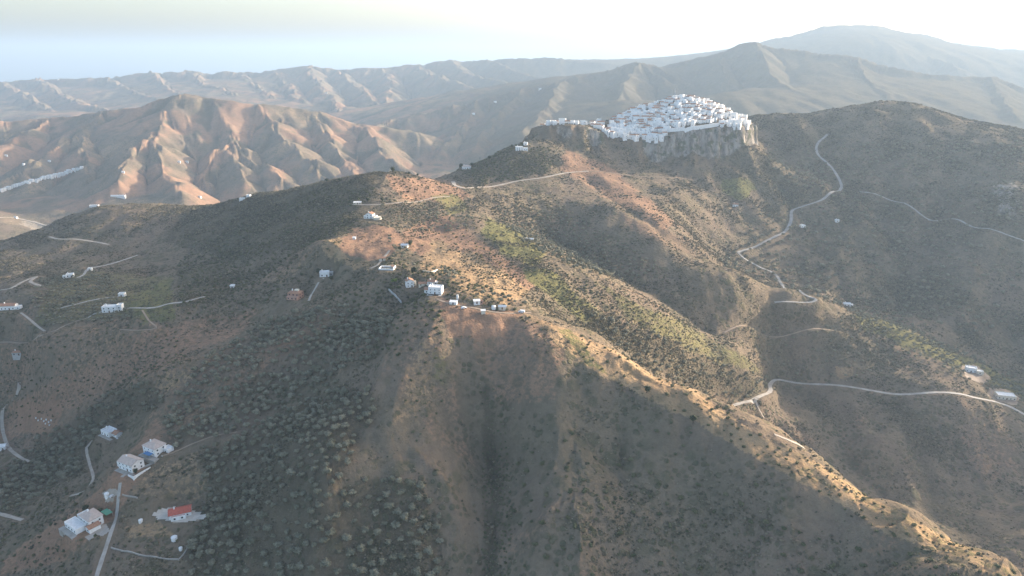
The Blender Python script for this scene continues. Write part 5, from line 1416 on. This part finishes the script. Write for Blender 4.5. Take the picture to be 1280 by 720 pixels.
# low scrub over everything wild, thinner on ploughed and bare plots
wgt = FREE * (VISIBLE * 1.0 + .12) * (GY < 1700) * (np.abs(GA) < 1.0) * np.clip(.25 + 1.5 * fbm(GX / 45, GY / 45, 3, 91) + .9 * fbm(GX / 170, GY / 170, 2, 92), .04, 1.2)
wgt = wgt * (1 - .85 * np.clip(BARE, 0, 1)) * (1 - .5 * DRY) * (1 - .9 * np.clip(PALE, 0, 1)) * (1 + 2.5 * WOOD_SHADE) * (1 - MESA * .6) * np.interp(GY, [0, 400, 700, 1700], [1, 1, .8, .35])
pts = scatter(wgt, SCRUB_N)
sc = np.clip(RNG.lognormal(-.35, .38, len(pts)), .3, 2.0) * np.interp(pts[:, 1], [0, 600, 1500], [.8, 1.0, 1.7])
cover('scrub', 'low dry scrub speckled over all the hillsides', pts, sc, .15, SCRUB)
# ------------------------------------------------------------------ light, air, camera
w = bpy.data.worlds.new('World'); SC.world = w; w.use_nodes = True
nt = w.node_tree
sky = nt.nodes.new('ShaderNodeTexSky'); sky.sky_type = 'NISHITA'; sky.sun_disc = False
sky.sun_elevation = SUN_EL; sky.sun_rotation = SUN_AZ; sky.altitude = 300
sky.air_density = 1.0; sky.dust_density = 4.2; sky.ozone_density = 2.0
nt.links.new(sky.outputs[0], nt.nodes['Background'].inputs[0])
nt.nodes['Background'].inputs[1].default_value = SKY_STRENGTH
sl = bpy.data.lights.new('sun', 'SUN'); so = bpy.data.objects.new('sun', sl); COL.objects.link(so)
sl.energy = SUN_STRENGTH; sl.angle = math.radians(.5); sl.color = SUN_COLOR
sd_ = Vector((math.sin(SUN_AZ) * math.cos(SUN_EL), math.cos(SUN_AZ) * math.cos(SUN_EL), math.sin(SUN_EL)))
so.rotation_euler = sd_.to_track_quat('Z', 'Y').to_euler(); so.location = (600, 600, 1500)

hm = bpy.data.materials.new('haze'); hm.use_nodes = True
hn = hm.node_tree.nodes; hn.clear()
ho = hn.new('ShaderNodeOutputMaterial'); pv = hn.new('ShaderNodeVolumePrincipled')
pv.inputs['Color'].default_value = HAZE_COLOR; pv.inputs['Density'].default_value = HAZE_DENSITY
pv.inputs['Anisotropy'].default_value = HAZE_G
hm.node_tree.links.new(pv.outputs[0], ho.inputs['Volume'])
bm = bmesh.new(); bmesh.ops.create_cube(bm, size=1)
for v in bm.verts:
    v.co = Vector((v.co.x * 98000, v.co.y * 98000, -2.5 if v.co.z < 0 else HAZE_TOP))
me = bpy.data.meshes.new('haze'); bm.to_mesh(me); bm.free(); me.materials.append(hm)
hz = bpy.data.objects.new('haze', me); COL.objects.link(hz); hz['kind'] = 'stuff'
hz['label'] = 'thin pale summer haze hanging over the hills and the sea'

cam = bpy.data.cameras.new('camera'); co = bpy.data.objects.new('camera', cam); COL.objects.link(co)
cam.lens = F / 1280 * 36; cam.sensor_width = 36; cam.clip_start = 1; cam.clip_end = 120000
co.location = (0, 0, CAM_Z); co.rotation_euler = (math.pi / 2 - PITCH, 0, 0)
SC.camera = co
SC.view_settings.view_transform = 'Standard'; SC.view_settings.look = 'None'; SC.view_settings.gamma = 1
SC.view_settings.use_curve_mapping = False; SC.view_settings.exposure = EXPOSURE
SC.cycles.volume_bounces = 2; SC.cycles.max_bounces = 6; SC.cycles.use_denoising = True
SC.cycles.diffuse_bounces = 2; SC.cycles.transparent_max_bounces = 8
SC.cycles.volume_max_steps = 64
SC.view_settings.use_white_balance = True; SC.view_settings.white_balance_temperature = 7100; SC.view_settings.white_balance_tint = 13
